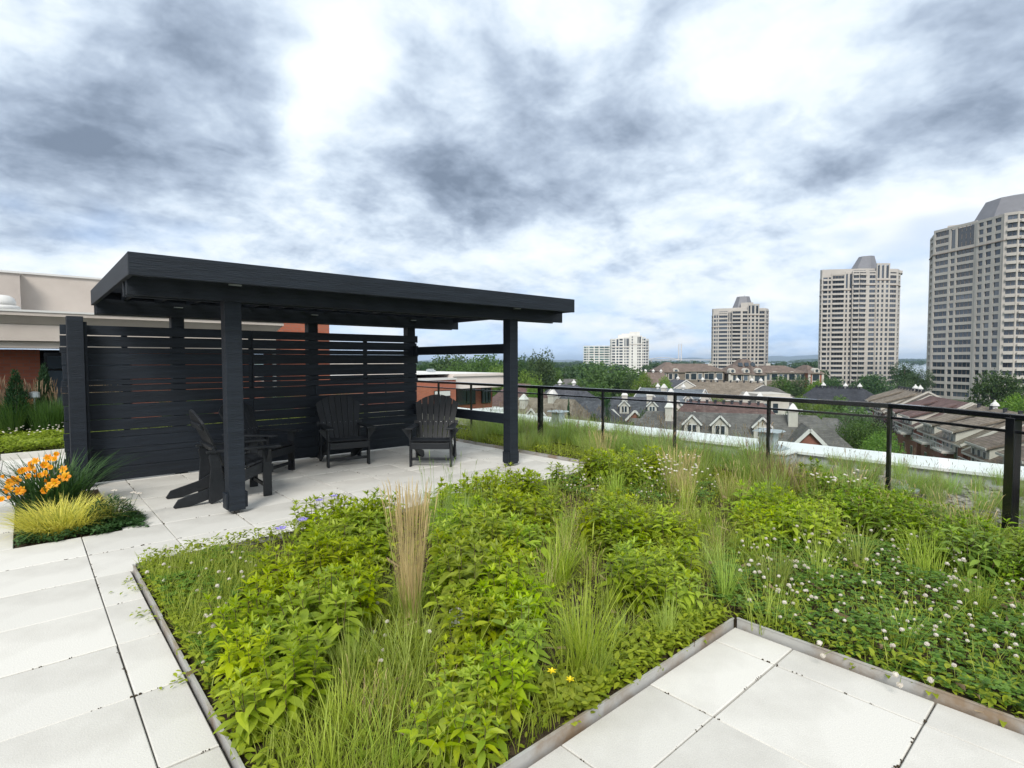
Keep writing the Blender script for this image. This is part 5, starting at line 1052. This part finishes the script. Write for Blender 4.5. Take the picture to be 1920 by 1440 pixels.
for x, y, k, s in ((4.75, 3.7, 'lush', 1), (4.55, 3.5, 'green', .95), (3.62, 1.50, 'lush', 1.0), (3.9, 1.33, 'green', .9), (3.2, 1.62, 'green', .9), (3.05, 1.3, 'fine', 1), (1.28, 2.16, 'fine', 1.05), (1.05, 2.28, 'green', .8), (.95, 1.75, 'fine', 1), (.75, 1.8, 'fine', 1), (1.4, 2.3, 'fine', .9), (1.38, 2.9, 'fine', .8), (2.3, 2.3, 'fine', .9), (2.05, 1.85, 'fine', .9), (3.6, 2.6, 'fine', 1), (3.3, 3.5, 'green', .8), (4.9, 2.9, 'green', .9), (5.4, 3.2, 'lush', .9), (4.6, .9, 'fine', 1.1), (4.1, .55, 'lush', .8), (3.4, .75, 'fine', .8), (3.9, .15, 'green', .8), (4.9, 1.0, 'fine', 1), (5.1, .6, 'green', .9), (3.3, .2, 'fine', .7), (4.4, 1.25, 'green', 1), (2.45, 1.6, 'fine', .7), (2.75, 1.6, 'fine', .7), (5.9, 3.4, 'green', .9), (4.3, 4.2, 'fine', .9)):
    put_tuft(k, x, y, 'bright green grass tuft growing between the leafy perennials', GT, s)
LANE1 = [(.62, 1.5), (1.0, 1.5), (1.35, 1.95), (1.5, 2.3), (1.75, 2.85), (1.95, 3.4), (1.75, 3.2), (1.3, 2.6), (.85, 2.05), (.62, 1.9)]
LANE2 = [(1.6, 1.52), (2.6, 1.55), (2.45, 1.75), (2.9, 2.3), (3.4, 2.95), (3.9, 3.5), (3.6, 3.45), (2.7, 2.75), (2.2, 2.15)]
LANE3 = [(3.0, 1.55), (3.9, 1.55), (4.1, 1.8), (4.5, 2.4), (4.9, 3.0), (4.3, 3.2), (4.2, 2.4), (3.4, 1.85)]
for poly, n, lab in ((LANE1, 13, 'fine grass tuft in the low lane beside reed grass'), (LANE2, 19, 'fine grass tuft in the lane right of the plastic pipe'), (LANE3, 20, 'fine grass tuft in the lane before the white clover')):
    for x, y in sample(poly, n, .07): put_tuft(random.choice(('fine', 'fine', 'green', 'wild')), x, y, lab, lab.replace('tuft', 'tufts'), random.uniform(.45, .8))
for x, y, s in ((2.50, 3.75, 1.05), (2.62, 3.55, 1), (2.75, 3.8, 1), (2.4, 3.45, .9), (2.85, 3.5, .9)): put_tuft('blue', x, y, 'blue green grass tuft behind the straw reed grass', 'blue green tufts behind the reed grass', s)
for x, y, s in ((5.3, 3.25, 1.1), (5.15, 3.05, 1), (5.5, 3.4, 1)): put_tuft('dry', x, y, 'dry pale grass tuft among white flowers before the railing', 'dry pale tufts before the railing', s)
for x, y, s in ((6.05, 4.95, .9), (6.25, 5.2, .9)): put_tuft('dry', x+.12, y, 'dry tuft at the far end of the pergola paving edge', 'dry tufts at the paving end', s)
for x, y, s in ((6.45, 2.62, 1.2), (6.3, 2.45, 1.1), (6.25, 2.75, 1.1), (6.55, 2.85, 1.1)): put_tuft('brown', x, y, 'wispy brown grass tuft at the foot of a railing post', 'wispy brown tufts by the railing', s)
MG = 'meadow grass tufts along the railing'
n = 0
for _ in range(900):
    x, y = random.uniform(6.15, 8.3), random.uniform(2.6, 9.5)
    if x < 6.45 and y > 5.5 and random.random() < .7: continue
    if y > 7.2 and random.random() < .55: continue
    if x > 7.2+.25*(y-2.6): continue
    put_tuft('meadow', x, y, 'meadow grass tuft with thin seed heads along the black railing', MG, random.uniform(.8, 1.2)); n += 1
    if n > 88: break
for _ in range(46):
    x, y = random.uniform(5.2, 7.2), random.uniform(.0, 2.9)
    if x > 6.15+.4*y: continue
    put_tuft(random.choice(('meadow', 'wild', 'wild')), x, y, 'wild grass tuft near the bend of the railing', 'wild grass tufts near the railing bend', random.uniform(.6, 1.0))
for _ in range(60):
    x, y = random.uniform(6.9, 8.7), random.uniform(-.5, 2.8); put_tuft('meadow', x, y, 'sparse grass tuft in the gravel below the parapet', 'sparse tufts in the gravel', random.uniform(.4, .7))
# loose ground cover: short grass, clover leaves and low weeds, not countable ----
BED = [(.575, 1.475), (2.975, 1.475), (2.99, -2.2), (6.0, -1.2), (6.9, 1.4), (7.0, 4.7), (.575, 4.7)]
CLR = [(4.2, 2.1), (5.4, 1.2), (4.6, .40), (3.9, -1.4), (3.0, -1.4), (2.99, 1.44), (3.1, 1.7)]
CLL = [(.585, 4.66), (1.05, 4.5), (1.35, 4.15), (.95, 3.6), (.72, 3.0), (.585, 2.7)]
CLM = [(4.4, 4.6), (6.3, 4.3), (6.2, 3.2), (5.1, 2.75), (4.4, 3.5)]
def rnd_in(poly):
    xs, ys = [p[0] for p in poly], [p[1] for p in poly]
    while True:
        x, y = random.uniform(min(xs), max(xs)), random.uniform(min(ys), max(ys))
        if in_poly(x, y, poly): return x, y
A = Acc()
for k in range(15000):
    x, y = rnd_in(BED); h = random.uniform(.05, .17)
    if random.random() < .03: h *= 2
    blade(A, (x, y, .01), random.uniform(0, 6.28), h, random.uniform(.2, .9), .0042, 3)
for k in range(2400):
    x, y = rnd_in([(.6, 1.5), (1.7, 1.5), (1.5, 2.9), (1.2, 2.9), (.6, 2.1)]); blade(A, (x, y, .01), random.uniform(0, 6.28), random.uniform(.06, .2), random.uniform(.2, .8), .0042, 3)
for k in range(3000):
    x, y = rnd_in(CLL); blade(A, (x, y, .01), random.uniform(0, 6.28), random.uniform(.08, .19), random.uniform(.2, .8), .004, 3)
for k in range(9000):
    x, y = random.uniform(6.07, 8.7), random.uniform(2.0, 11)
    if x > 7.4+.2*(y-2): continue
    blade(A, (x, y, .01), random.uniform(0, 6.28), random.uniform(.08, .26), random.uniform(.2, .9), .005, 3)
tag(link('short_grass', A.mesh('short_grass', 'grass')), 'short green grass filling the planting bed between the plants', 'grass', kind='stuff')
SM = leaf_geo(.036, .019, .3, .25)
A = Acc()
for k in range(20000):
    x, y = rnd_in(BED); s = random.uniform(.6, 1.35); A.add((SM[0]*s) @ euler(random.uniform(0, 6.28), random.uniform(-.3, .9), 0).T+np.array((x, y, random.uniform(.012, .085))), SM[1])
for k in range(2600):
    x, y = random.uniform(6.07, 6.75), random.uniform(4.7, 9); s = random.uniform(.8, 1.6); A.add((SM[0]*s) @ euler(random.uniform(0, 6.28), random.uniform(-.3, .9), 0).T+np.array((x, y, random.uniform(.012, .12))), SM[1])
for k in range(3800):
    x, y = (random.uniform(1.6, 2.96), 1.47+.26*random.random()**1.3) if k < 2000 else ((2.985+.2*random.random()**1.3, random.uniform(-1, 1.45)) if k < 2900 else (.56+.16*random.random()**1.3, random.uniform(1.5, 4.65))); s = random.uniform(.6, 1.4); A.add((SM[0]*s) @ euler(random.uniform(0, 6.28), random.uniform(-.3, .9), 0).T+np.array((x, y, random.uniform(.02, .11))), SM[1])
for k in range(9):
    cx, cy = random.uniform(.47, .55), random.uniform(2.7, 4.6)
    for q in range(9): s = random.uniform(.45, 1.0); A.add((SM[0]*s) @ euler(random.uniform(0, 6.28), random.uniform(-.1, .6), 0).T+np.array((cx+random.gauss(0, .035), cy+random.gauss(0, .03), random.uniform(.008, .035))), SM[1])
for k in range(700):
    x, y = random.uniform(.6, 2.2), 4.70+.05*random.random(); s = random.uniform(.6, 1.4); A.add((SM[0]*s) @ euler(random.uniform(0, 6.28), random.uniform(-.3, .9), 0).T+np.array((x, y, random.uniform(.02, .13))), SM[1])
tag(link('low_weeds', A.mesh('low_weeds', 'cover', True)), 'low leafy weeds covering the bed soil', 'ground cover', kind='stuff')
def disc(r):
    V = [(0, 0, 0)]+[(r*(1+math.cos(t))*.95, r*math.sin(t)*.95, .12*r) for t in [2*math.pi*k/6+math.pi for k in range(6)]]
    return np.array(V, float), np.array([(0, i, i % 6+1) for i in range(1, 7)])
DV, DF = disc(.0085)
A = Acc()
for poly, n, hm in ((CLR, 8200, .13), (CLL, 2300, .12), (CLM, 2200, .15)):
    for k in range(n):
        x, y = rnd_in(poly); z = .02+hm*random.random()**.7*(.6+.4*math.sin(x*7)*math.sin(y*6)); az = random.uniform(0, 6.28); s = random.uniform(.8, 1.5)
        for q in range(3): A.add((DV*s) @ euler(az+q*2.094, random.uniform(-.15, .45)).T+np.array((x, y, z)), DF)
tag(link('clover_mat', A.mesh('clover_mat', 'clover', True)), 'dense dark green clover leaves in the planting bed', 'clover', kind='stuff')

A = Acc()
for k in range(900):
    x, y = rnd_in(BED); a = random.uniform(0, 6.28); L = random.uniform(.04, .14); z = random.uniform(.012, .07); c, s_ = math.cos(a), math.sin(a); w = random.uniform(.0012, .004)
    A.add(np.array([(x-s_*w, y+c*w, z), (x+s_*w, y-c*w, z), (x+c*L+s_*w*.5, y+s_*L-c*w*.5, z+random.uniform(-.01, .05)), (x+c*L-s_*w*.5, y+s_*L+c*w*.5, z+.02)]), np.array([(0, 1, 2, 3)]))
tag(link('dead_stems', A.mesh('dead_stems', 'seed')), 'dry brown stems and litter between the bed plants', 'litter', kind='stuff')
# flowers -------------------------------------------------------------------
def clover_mesh(seed, h):
    g = random.Random(seed); b = MB(); top = Vector((g.gauss(0, .012), g.gauss(0, .012), h)); b.tube([(0, 0, 0), top*.5+Vector((.006, 0, 0)), top], .0011, 4, 1)
    for k in range(34):
        a, z = k*2.4, 1-1.55*(k+.5)/34; rr = math.sqrt(max(0, 1-z*z)); d = Vector((rr*math.cos(a), rr*math.sin(a), z)); c = top+Vector((0, 0, .006)); tip = c+d*.0125*g.uniform(.85, 1.1); s = d.orthogonal().normalized()*.0028; u = d.cross(s)
        m_ = c+d*.004; b.add([m_-s*.6, m_+s*.6, tip+s*.8, tip-s*.8, m_-u*.6, m_+u*.6, tip+u*.8, tip-u*.8], [(0, 1, 2, 3), (4, 5, 6, 7)])
    b.lathe([(.004, -.007), (.0085, -.001), (.009, .006), (.005, .0105)], 7, top+Vector((0, 0, .005)))
    return b.mesh('clover_flower', [MT['petal'], MT['grass']])
CM = [clover_mesh(k, .10+.028*k) for k in range(5)]
def clovers(poly, n, label, group, lift=0):
    for k in range(n):
        x, y = rnd_in(poly); o = link('clover_flower', random.choice(CM), None, (x, y, .01+lift*random.random()), random.uniform(0, 6.28)); s = random.choice((.6, .72, .82, .92, 1.02)); o.scale = (s, s, s*random.uniform(.8, 1.0)); o.rotation_euler = (random.gauss(0, .12), random.gauss(0, .12), random.uniform(0, 6)); tag(o, label, 'flower', group)
clovers([(4.2, 2.0), (5.2, 1.2), (4.6, .40), (3.9, -.5), (3.05, 0), (3.02, 1.40), (3.2, 1.6)], 200, 'white clover flower in the patch behind the front paving', 'white clover flowers behind the front paving')
clovers(CLL, 44, 'white clover flower at the left bed edge', 'white clover flowers at the left bed edge')
clovers(CLM, 40, 'white clover flower near the railing in the far bed', 'white clover flowers in the far bed', .12)
clovers([(1.0, 1.9), (1.5, 2.3), (1.6, 3.0), (1.3, 2.8)], 9, 'lone white clover flower in low grass beside reed grass', 'clover flowers in the low grass')
for y, tl, az in ((1.02, 78, .3), (.93, 96, -.2), (.74, 84, .5), (.66, 98, .1), (.50, 74, -.4), (.21, 88, .2)):
    o = link('clover_flower', CM[2], None, (3.0, y, .055), 0); o.rotation_euler = (0, -R(tl), az); o.scale = (1.05, 1.05, .75+.3*random.random()); tag(o, 'white clover flower drooping over the rusted edging onto paving', 'flower', 'clover flowers drooping onto the paving')
A = Acc(); Am = []
pv = []
for m_ in CM:
    v = np.empty(len(m_.vertices)*3, np.float32); m_.vertices.foreach_get('co', v); pv.append((v.reshape(-1, 3), [tuple(p.vertices) for p in m_.polygons], [p.material_index for p in m_.polygons]))
b = MB()
for k in range(260):
    x, y = rnd_in([(4.4, 2.2), (5.6, 1.4), (5.2, .3), (4.2, -.6), (3.3, -.3), (3.3, 1.5)] if k < 190 else CLM); v, f, mi = random.choice(pv); s = random.uniform(.5, .9); n0 = len(b.v); q = (v*s*np.array((1, 1, .95)))+np.array((x, y, .01)); b.v += [tuple(p) for p in q.tolist()]; b.f += [tuple(i+n0 for i in g_) for g_ in f]; b.m += mi
tag(b.build('small_clover_flowers', [MT['petal'], MT['grass']]), 'tiny far white clover flowers sprinkled through the bed', 'flowers', kind='stuff')
def fleabane(seed):
    b = MB()
    g = random.Random(seed)
    for k in range(7):
        q = Vector((g.gauss(0, .05), g.gauss(0, .05), .36+g.gauss(0, .03))); b.tube([(0, 0, 0), (q.x*.4, q.y*.4, .2), q], .0012, 4, 1); b.lathe([(.002, -.004), (.012, 0), (.011, .006), (.003, .009)], 8, q)
    return b.mesh('white_wildflower', [MT['petal'], MT['grass']])
FB = [fleabane(k) for k in range(3)]
for k, (x, y) in enumerate(((5.0, 3.2), (5.2, 3.3), (5.35, 3.1), (5.5, 3.5), (5.1, 2.95), (5.7, 3.6), (6.0, 3.5), (4.9, 3.4), (5.8, 1.9), (5.9, 2.0), (6.0, 1.75))):
    o = link('white_wildflower', FB[k % 3], None, (x, y, .01), k); tag(o, 'tall white wildflower cluster standing before the railing', 'flower', 'white wildflowers before the railing')
vm = MB()
vm.tube([(0, 0, 0), (.01, 0, .1), (0, .01, .17)], .0012, 4, 1)
for k in range(5): a = k*1.257; vm.add([(0, .01, .17), (.018*math.cos(a-.5), .01+.018*math.sin(a-.5), .178), (.024*math.cos(a), .01+.024*math.sin(a), .176), (.018*math.cos(a+.5), .01+.018*math.sin(a+.5), .178)], [(0, 1, 2, 3)])
vm = vm.mesh('violet_flower', [MT['violet'], MT['grass']])
for (x, y, s), lab in zip(((1.40, 3.72, 1.7), (1.22, 3.62, 1.7), (1.75, 4.3, 1.5), (1.9, 4.35, 1.5)), ('violet flower farther from the left edging', 'violet flower nearer the left edging', 'small violet flower at the back of left stand', 'second small violet flower at the back of left stand')):
    o = link('violet_flower', vm, None, (x, y, .12), 0); o.scale = (s, s, s); tag(o, lab, 'flower', 'violet flowers')
# low yellow flowering plant by the edging
yp = thing('yellow_flowered_plant', 'low light green plant with two yellow blooms by the front edging', 'plant', (1.70, 1.555, .01)); A = Acc()
BL = leaf_geo(.034, .026, .2, .2, 1)
for k in range(240):
    a = random.uniform(0, 6.28); r = .13*math.sqrt(random.random()); A.add((BL[0]*random.uniform(.7, 1.2)) @ euler(random.uniform(0, 6.28), random.uniform(-.1, .8)).T+np.array((r*math.cos(a), r*math.sin(a), random.uniform(.02, .11))), BL[1])
tag(link('leaves', A.mesh('leaves', 'leaf', True), yp), kind='stuff')
for fx, fy, fz in ((-.05, .05, .16), (.0, -.01, .13)):
    b = MB(); b.tube([(fx*.5, fy*.5, 0), (fx, fy, fz)], .0015, 4, 1)
    for k in range(10): a = k*.628; zz = .006*(k % 2); b.add([(fx, fy, fz), (fx+.014*math.cos(a-.35), fy+.014*math.sin(a-.35), fz+.006+zz), (fx+.021*math.cos(a), fy+.021*math.sin(a), fz+.004+zz), (fx+.014*math.cos(a+.35), fy+.014*math.sin(a+.35), fz+.006+zz)], [(0, 1, 2, 3)])
    b.build('bloom', [MT['yellow'], MT['grass']], yp)

# left cutout bed: soil, daylily, golden grass, yarrow --------------------------
tag(MB().bx(CUT[0]+.005, CUT[1]-.005, CUT[2]+.005, CUT[3]-.005, -.045, -.012).build('cutout_bed_soil', MT['soil']), kind='structure')
dl = thing('daylily', 'orange flowering daylily clump at the left pergola post', 'daylily', (.18, 7.25, -.015)); dl.scale = (.95, .95, 1.0); A = Acc(); g = random.Random(3)
for k in range(420):
    a = g.uniform(0, 6.28); r = .28*math.sqrt(g.random()); blade(A, (r*math.cos(a)*1.1, r*math.sin(a), 0), a+g.gauss(0, .4), g.uniform(.40, .66), abs(g.gauss(.75, .3)), .014, 6, 1.9)
tag(link('strap_leaves', A.mesh('strap_leaves', 'lily'), dl), kind='stuff')
def lily_mesh(open_=1.0):
    b = MB()
    for k in range(6):
        a = k*math.pi/3; wd = .019 if k % 2 else .026; L = .068; pts = []
        for t, wk in ((0, .25), (.35, .8), (.7, 1), (.92, .6), (1.0, .1)):
            r = .006+open_*(L*.95*t**1.6); z = L*(.95*t-.45*open_*t**3); c, s = math.cos(a), math.sin(a); pts.append([(r*c-s*wd*wk*e_, r*s+c*wd*wk*e_, z-.004*abs(e_)) for e_ in (-1, 0, 1)])
        V = [p for row in pts for p in row]; F = []
        for i in range(4):
            for j in range(2): q = i*3+j; F.append((q, q+1, q+4, q+3))
        b.add(V, F)
    b.lathe([(.004, .0), (.012, .012), (.008, .026)], 8, (0, 0, 0), 1)
    for k in range(5): a = k*1.257; b.tube([(0, 0, .01), (.012*math.cos(a), .012*math.sin(a), .055)], .0012, 4, 1)
    return b.mesh('flower', [MT['orange'], MT['yellow']], True)
LM = [lily_mesh(1.0), lily_mesh(.62), lily_mesh(.18)]
g = random.Random(12)
FL = [(.02, -.42, .46, 0), (-.02, -.30, .40, 0), (.11, -.34, .50, 0), (.10, -.15, .56, 0), (-.02, .05, .70, 0), (-.22, -.2, .36, 0), (-.26, -.45, .42, 0), (-.05, -.02, .62, 1), (-.15, .0, .60, 0), (-.24, .08, .54, 1), (-.17, -.16, .52, 1), (-.10, -.12, .50, 1), (-.32, .0, .44, 1), (-.28, -.12, .48, 0), (-.04, -.22, .55, 1), (.05, .06, .74, 1), (.04, .0, .68, 1), (-.38, -.3, .3, 1), (-.12, .1, .66, 0), (.0, -.1, .60, 1), (-.22, -.05, .58, 1), (-.34, -.2, .40, 0), (-.06, -.36, .36, 1)]
st_ = MB()
for k, (x, y, z, op) in enumerate(FL):
    z *= .76; o = link('flower', LM[op], dl, (x, y, z)); s = g.uniform(.6, .85); o.scale = (s, s, s)
    d = Vector((g.gauss(-.1, .35)-.1, -1+g.gauss(0, .3), g.uniform(.15, .8))).normalized(); o.rotation_euler = d.to_track_quat('Z', 'Y').to_euler(); st_.tube([(x*.3, y*.3+.05, .1), (x*.8, y*.8+.05, z*.75), (x, y, z)], [.004, .003, .003], 5)
for k in range(14):
    x, y, z, _ = FL[g.randrange(len(FL))]; x += g.gauss(0, .05); y += g.gauss(0, .05); z += g.uniform(-.02, .08); z *= .76; o = link('bud', LM[2], dl, (x, y, z)); o.scale = (.6, .6, .6); o.rotation_euler = (g.gauss(.3, .4), g.gauss(0, .4), 0)
st_.build('scapes', MT['lily'], dl)
hk = thing('golden_grass', 'mound of golden yellow grass in front of the daylily', 'grass', (.24, 6.32, -.012)); hk.scale = (.78, .78, .92); A = Acc(); g = random.Random(5)
for k in range(1100):
    a = g.uniform(0, 6.28); r = math.sqrt(g.random()); bx_, by_ = .34*r*math.cos(a)-.02, .30*r*math.sin(a); blade(A, (bx_, by_, 0), a+g.gauss(0, .55), g.uniform(.22, .42)*(1.05-.25*r), abs(g.gauss(1.05, .35)), .009, 6, 1.35)
tag(link('blades', A.mesh('blades', 'gold'), hk), kind='stuff')
A = Acc()
for k in range(260): a = g.uniform(0, 6.28); r = math.sqrt(g.random()); blade(A, (.28*r*math.cos(a), .25*r*math.sin(a), 0), a+g.gauss(0, .55), g.uniform(.14, .30), abs(g.gauss(.75, .3)), .007, 5, 1.7)
tag(link('green_blades', A.mesh('green_blades', 'grass'), hk), kind='stuff')
yr = thing('yarrow', 'ferny green yarrow beside the golden grass mound', 'plant', (.56, 6.22, -.012)); A = Acc(); FN = leaf_geo(.055, .011, .2, .1)
for k in range(3600):
    a = random.uniform(0, 6.28); r = math.sqrt(random.random()); x, y = .25*r*math.cos(a), .20*r*math.sin(a); z = random.uniform(.01, .25*(1.05-r*r)); A.add((FN[0]*random.uniform(.6, 1.2)) @ euler(a+random.gauss(0, .9), random.uniform(-.3, 1.0)).T+np.array((x, y, z)), FN[1])
for k in range(1300): x, y = (random.uniform(-.60, .24), random.uniform(-.30, -.16)) if k < 900 else (random.uniform(-.64, -.55), random.uniform(-.3, .4)); A.add((SM[0]*random.uniform(.6, 1.2)) @ euler(random.uniform(0, 6.28), random.uniform(-.2, .9)).T+np.array((x, y+.05*math.sin(x*20), random.uniform(.015, .07))), SM[1])
tag(link('leaves', A.mesh('leaves', 'fern'), yr), kind='stuff')
for ux, uy, uz in ((.19, .05, .27), (.23, .02, .26), (.05, .12, .30), (.1, .0, .24)):
    b = MB(); b.tube([(ux*.5, uy*.5, 0), (ux*.8, uy*.8, uz*.6), (ux, uy, uz)], .0018, 4, 1)
    for k in range(12): a = k*2.4; r = .008*math.sqrt(k); b.lathe([(.002, -.003), (.0075, 0), (.005, .005)], 6, (ux+r*math.cos(a), uy+r*math.sin(a), uz+.004-.3*r))
    b.build('umbel', [MT['petal'], MT['fern']], yr)
# far left bed along the penthouse ---------------------------------------------
tag(MB().bx(-8, 6.7, 11.45, 15.49, -.099, .05).build('far_bed_soil', MT['soil']), kind='structure')
t = thing('concrete_kerb', 'low concrete kerb edging the far bed by penthouse', 'kerb', (-.5, 11.42, 0))
for k in range(12): MB().bx(-7+k*1.2+.004, -7+(k+1)*1.2-.004, -.05, .028, -.05, .09).build('kerb_block', MT['paver'], t)
A = Acc(); CV = leaf_geo(.06, .03, .3, .25)
for k in range(15000):
    x, y = random.uniform(-1.6, 1.8), random.uniform(11.47, 13.7); z = .06+(.16+.05*math.sin(x*5)*math.sin(y*4))*random.random()**.6; A.add((CV[0]*random.uniform(.7, 1.3)) @ euler(random.uniform(0, 6.28), random.uniform(-.2, .8)).T+np.array((x, y, z)), CV[1])
for k in range(6000):
    x, y = random.uniform(1.8, 6.6), random.uniform(11.47, 13.7); A.add((CV[0]*random.uniform(.7, 1.5)) @ euler(random.uniform(0, 6.28), random.uniform(-.2, .8)).T+np.array((x, y, random.uniform(.06, .3))), CV[1])
tag(link('ground_cover', A.mesh('ground_cover', 'leaf', True)), 'bright green ground cover in the far bed by penthouse', 'ground cover', kind='stuff')
b = MB()
for k in range(110):
    x, y = random.uniform(-1.2, 1.4), random.uniform(12.4, 13.7); b.lathe([(.003, 0), (.017, .004), (.013, .011), (.003, .014)], 7, (x, y, random.uniform(.22, .34)))
tag(b.build('white_flowers', MT['petal']), 'tiny white flowers over the far ground cover', 'flowers', kind='stuff')
for k in range(26):
    put_tuft('dark', random.uniform(-.35, 1.3), random.uniform(13.55, 14.3), 'dark green ornamental grass clump in the far bed before penthouse', 'dark ornamental grasses in the far bed', random.uniform(.75, 1.0), .05, 'ornamental_grass')
for k in range(16):
    put_tuft('plume', random.uniform(-.5, 1.5), random.uniform(14.2, 14.9), 'plumed brownish grass clump against the penthouse wall', 'plumed grasses against the penthouse', random.uniform(.55, .72), .05, 'plume_grass')
for k in range(12):
    put_tuft('dark', random.uniform(1.6, 6.4), random.uniform(13, 14.6), 'grass clump seen through gaps in the slatted screen', 'grasses behind the slatted screen', random.uniform(.8, 1.1), .05, 'ornamental_grass')
def cone_tree(x, y, h, w, label):
    t = thing('conifer', label, 'conifer', (x, y, .05)); g = np.random.default_rng(int(h*1000)); n = 5200; z = 1-np.sqrt(g.random(n)*.98); a = g.uniform(0, 6.283, n); r = w/2*(1-z)**.85*(.55+.45*g.random(n))*(1+.2*np.sin(a*5+z*23))
    P = np.stack([r*np.cos(a), r*np.sin(a), z*h], 1); d = np.stack([np.cos(a)*.5, np.sin(a)*.5, np.full(n, .8)], 1)+g.normal(size=(n, 3))*.3; d /= np.linalg.norm(d, axis=1)[:, None]; s = np.cross(d, g.normal(size=(n, 3))); s /= np.linalg.norm(s, axis=1)[:, None]; L = .055
    V = np.stack([P-s*.008, P+s*.008, P+d*L+s*.004, P+d*L-s*.004], 1).reshape(-1, 3); tag(link('foliage', np_mesh('foliage', V, np.arange(4*n).reshape(n, 4), MT['conifer']), t), kind='stuff')
    MB().tube([(0, 0, 0), (0, 0, h*.8)], [.03, .006], 7).build('trunk', MT['bark'], t)
cone_tree(-.12, 13.9, 1.32, .62, 'left dark conifer against the brick wall of penthouse'); cone_tree(.30, 14.4, 1.42, .5, 'right narrower conifer beside the dark penthouse window')
o = thing('garden_light', 'small pale green cap light among the far grasses', 'lamp', (.14, 14.05, .05)); MB().lathe([(.015, 0), (.015, .74), (.085, .75), (.09, .77), (.085, .86), (.02, .88)], 14).build('cap', MT['galv'], o)

# ------------------------------------------------------------------ haze
hz = MB().bx(-13000, 13000, -13000, 13000, GROUND-1, 112).build('haze', []); hz['kind'] = 'stuff'; hz['label'] = 'thin pale blue haze over the far city'; hz['category'] = 'haze'
M = bpy.data.materials.new('haze'); M.use_nodes = True; M.node_tree.nodes.clear()
vo = M.node_tree.nodes.new('ShaderNodeVolumePrincipled'); vo.inputs['Color'].default_value = (.62, .78, 1, 1); vo.inputs['Density'].default_value = 1.1e-4; vo.inputs['Anisotropy'].default_value = 0.2
mo = M.node_tree.nodes.new('ShaderNodeOutputMaterial'); M.node_tree.links.new(vo.outputs[0], mo.inputs['Volume']); hz.data.materials.append(M)
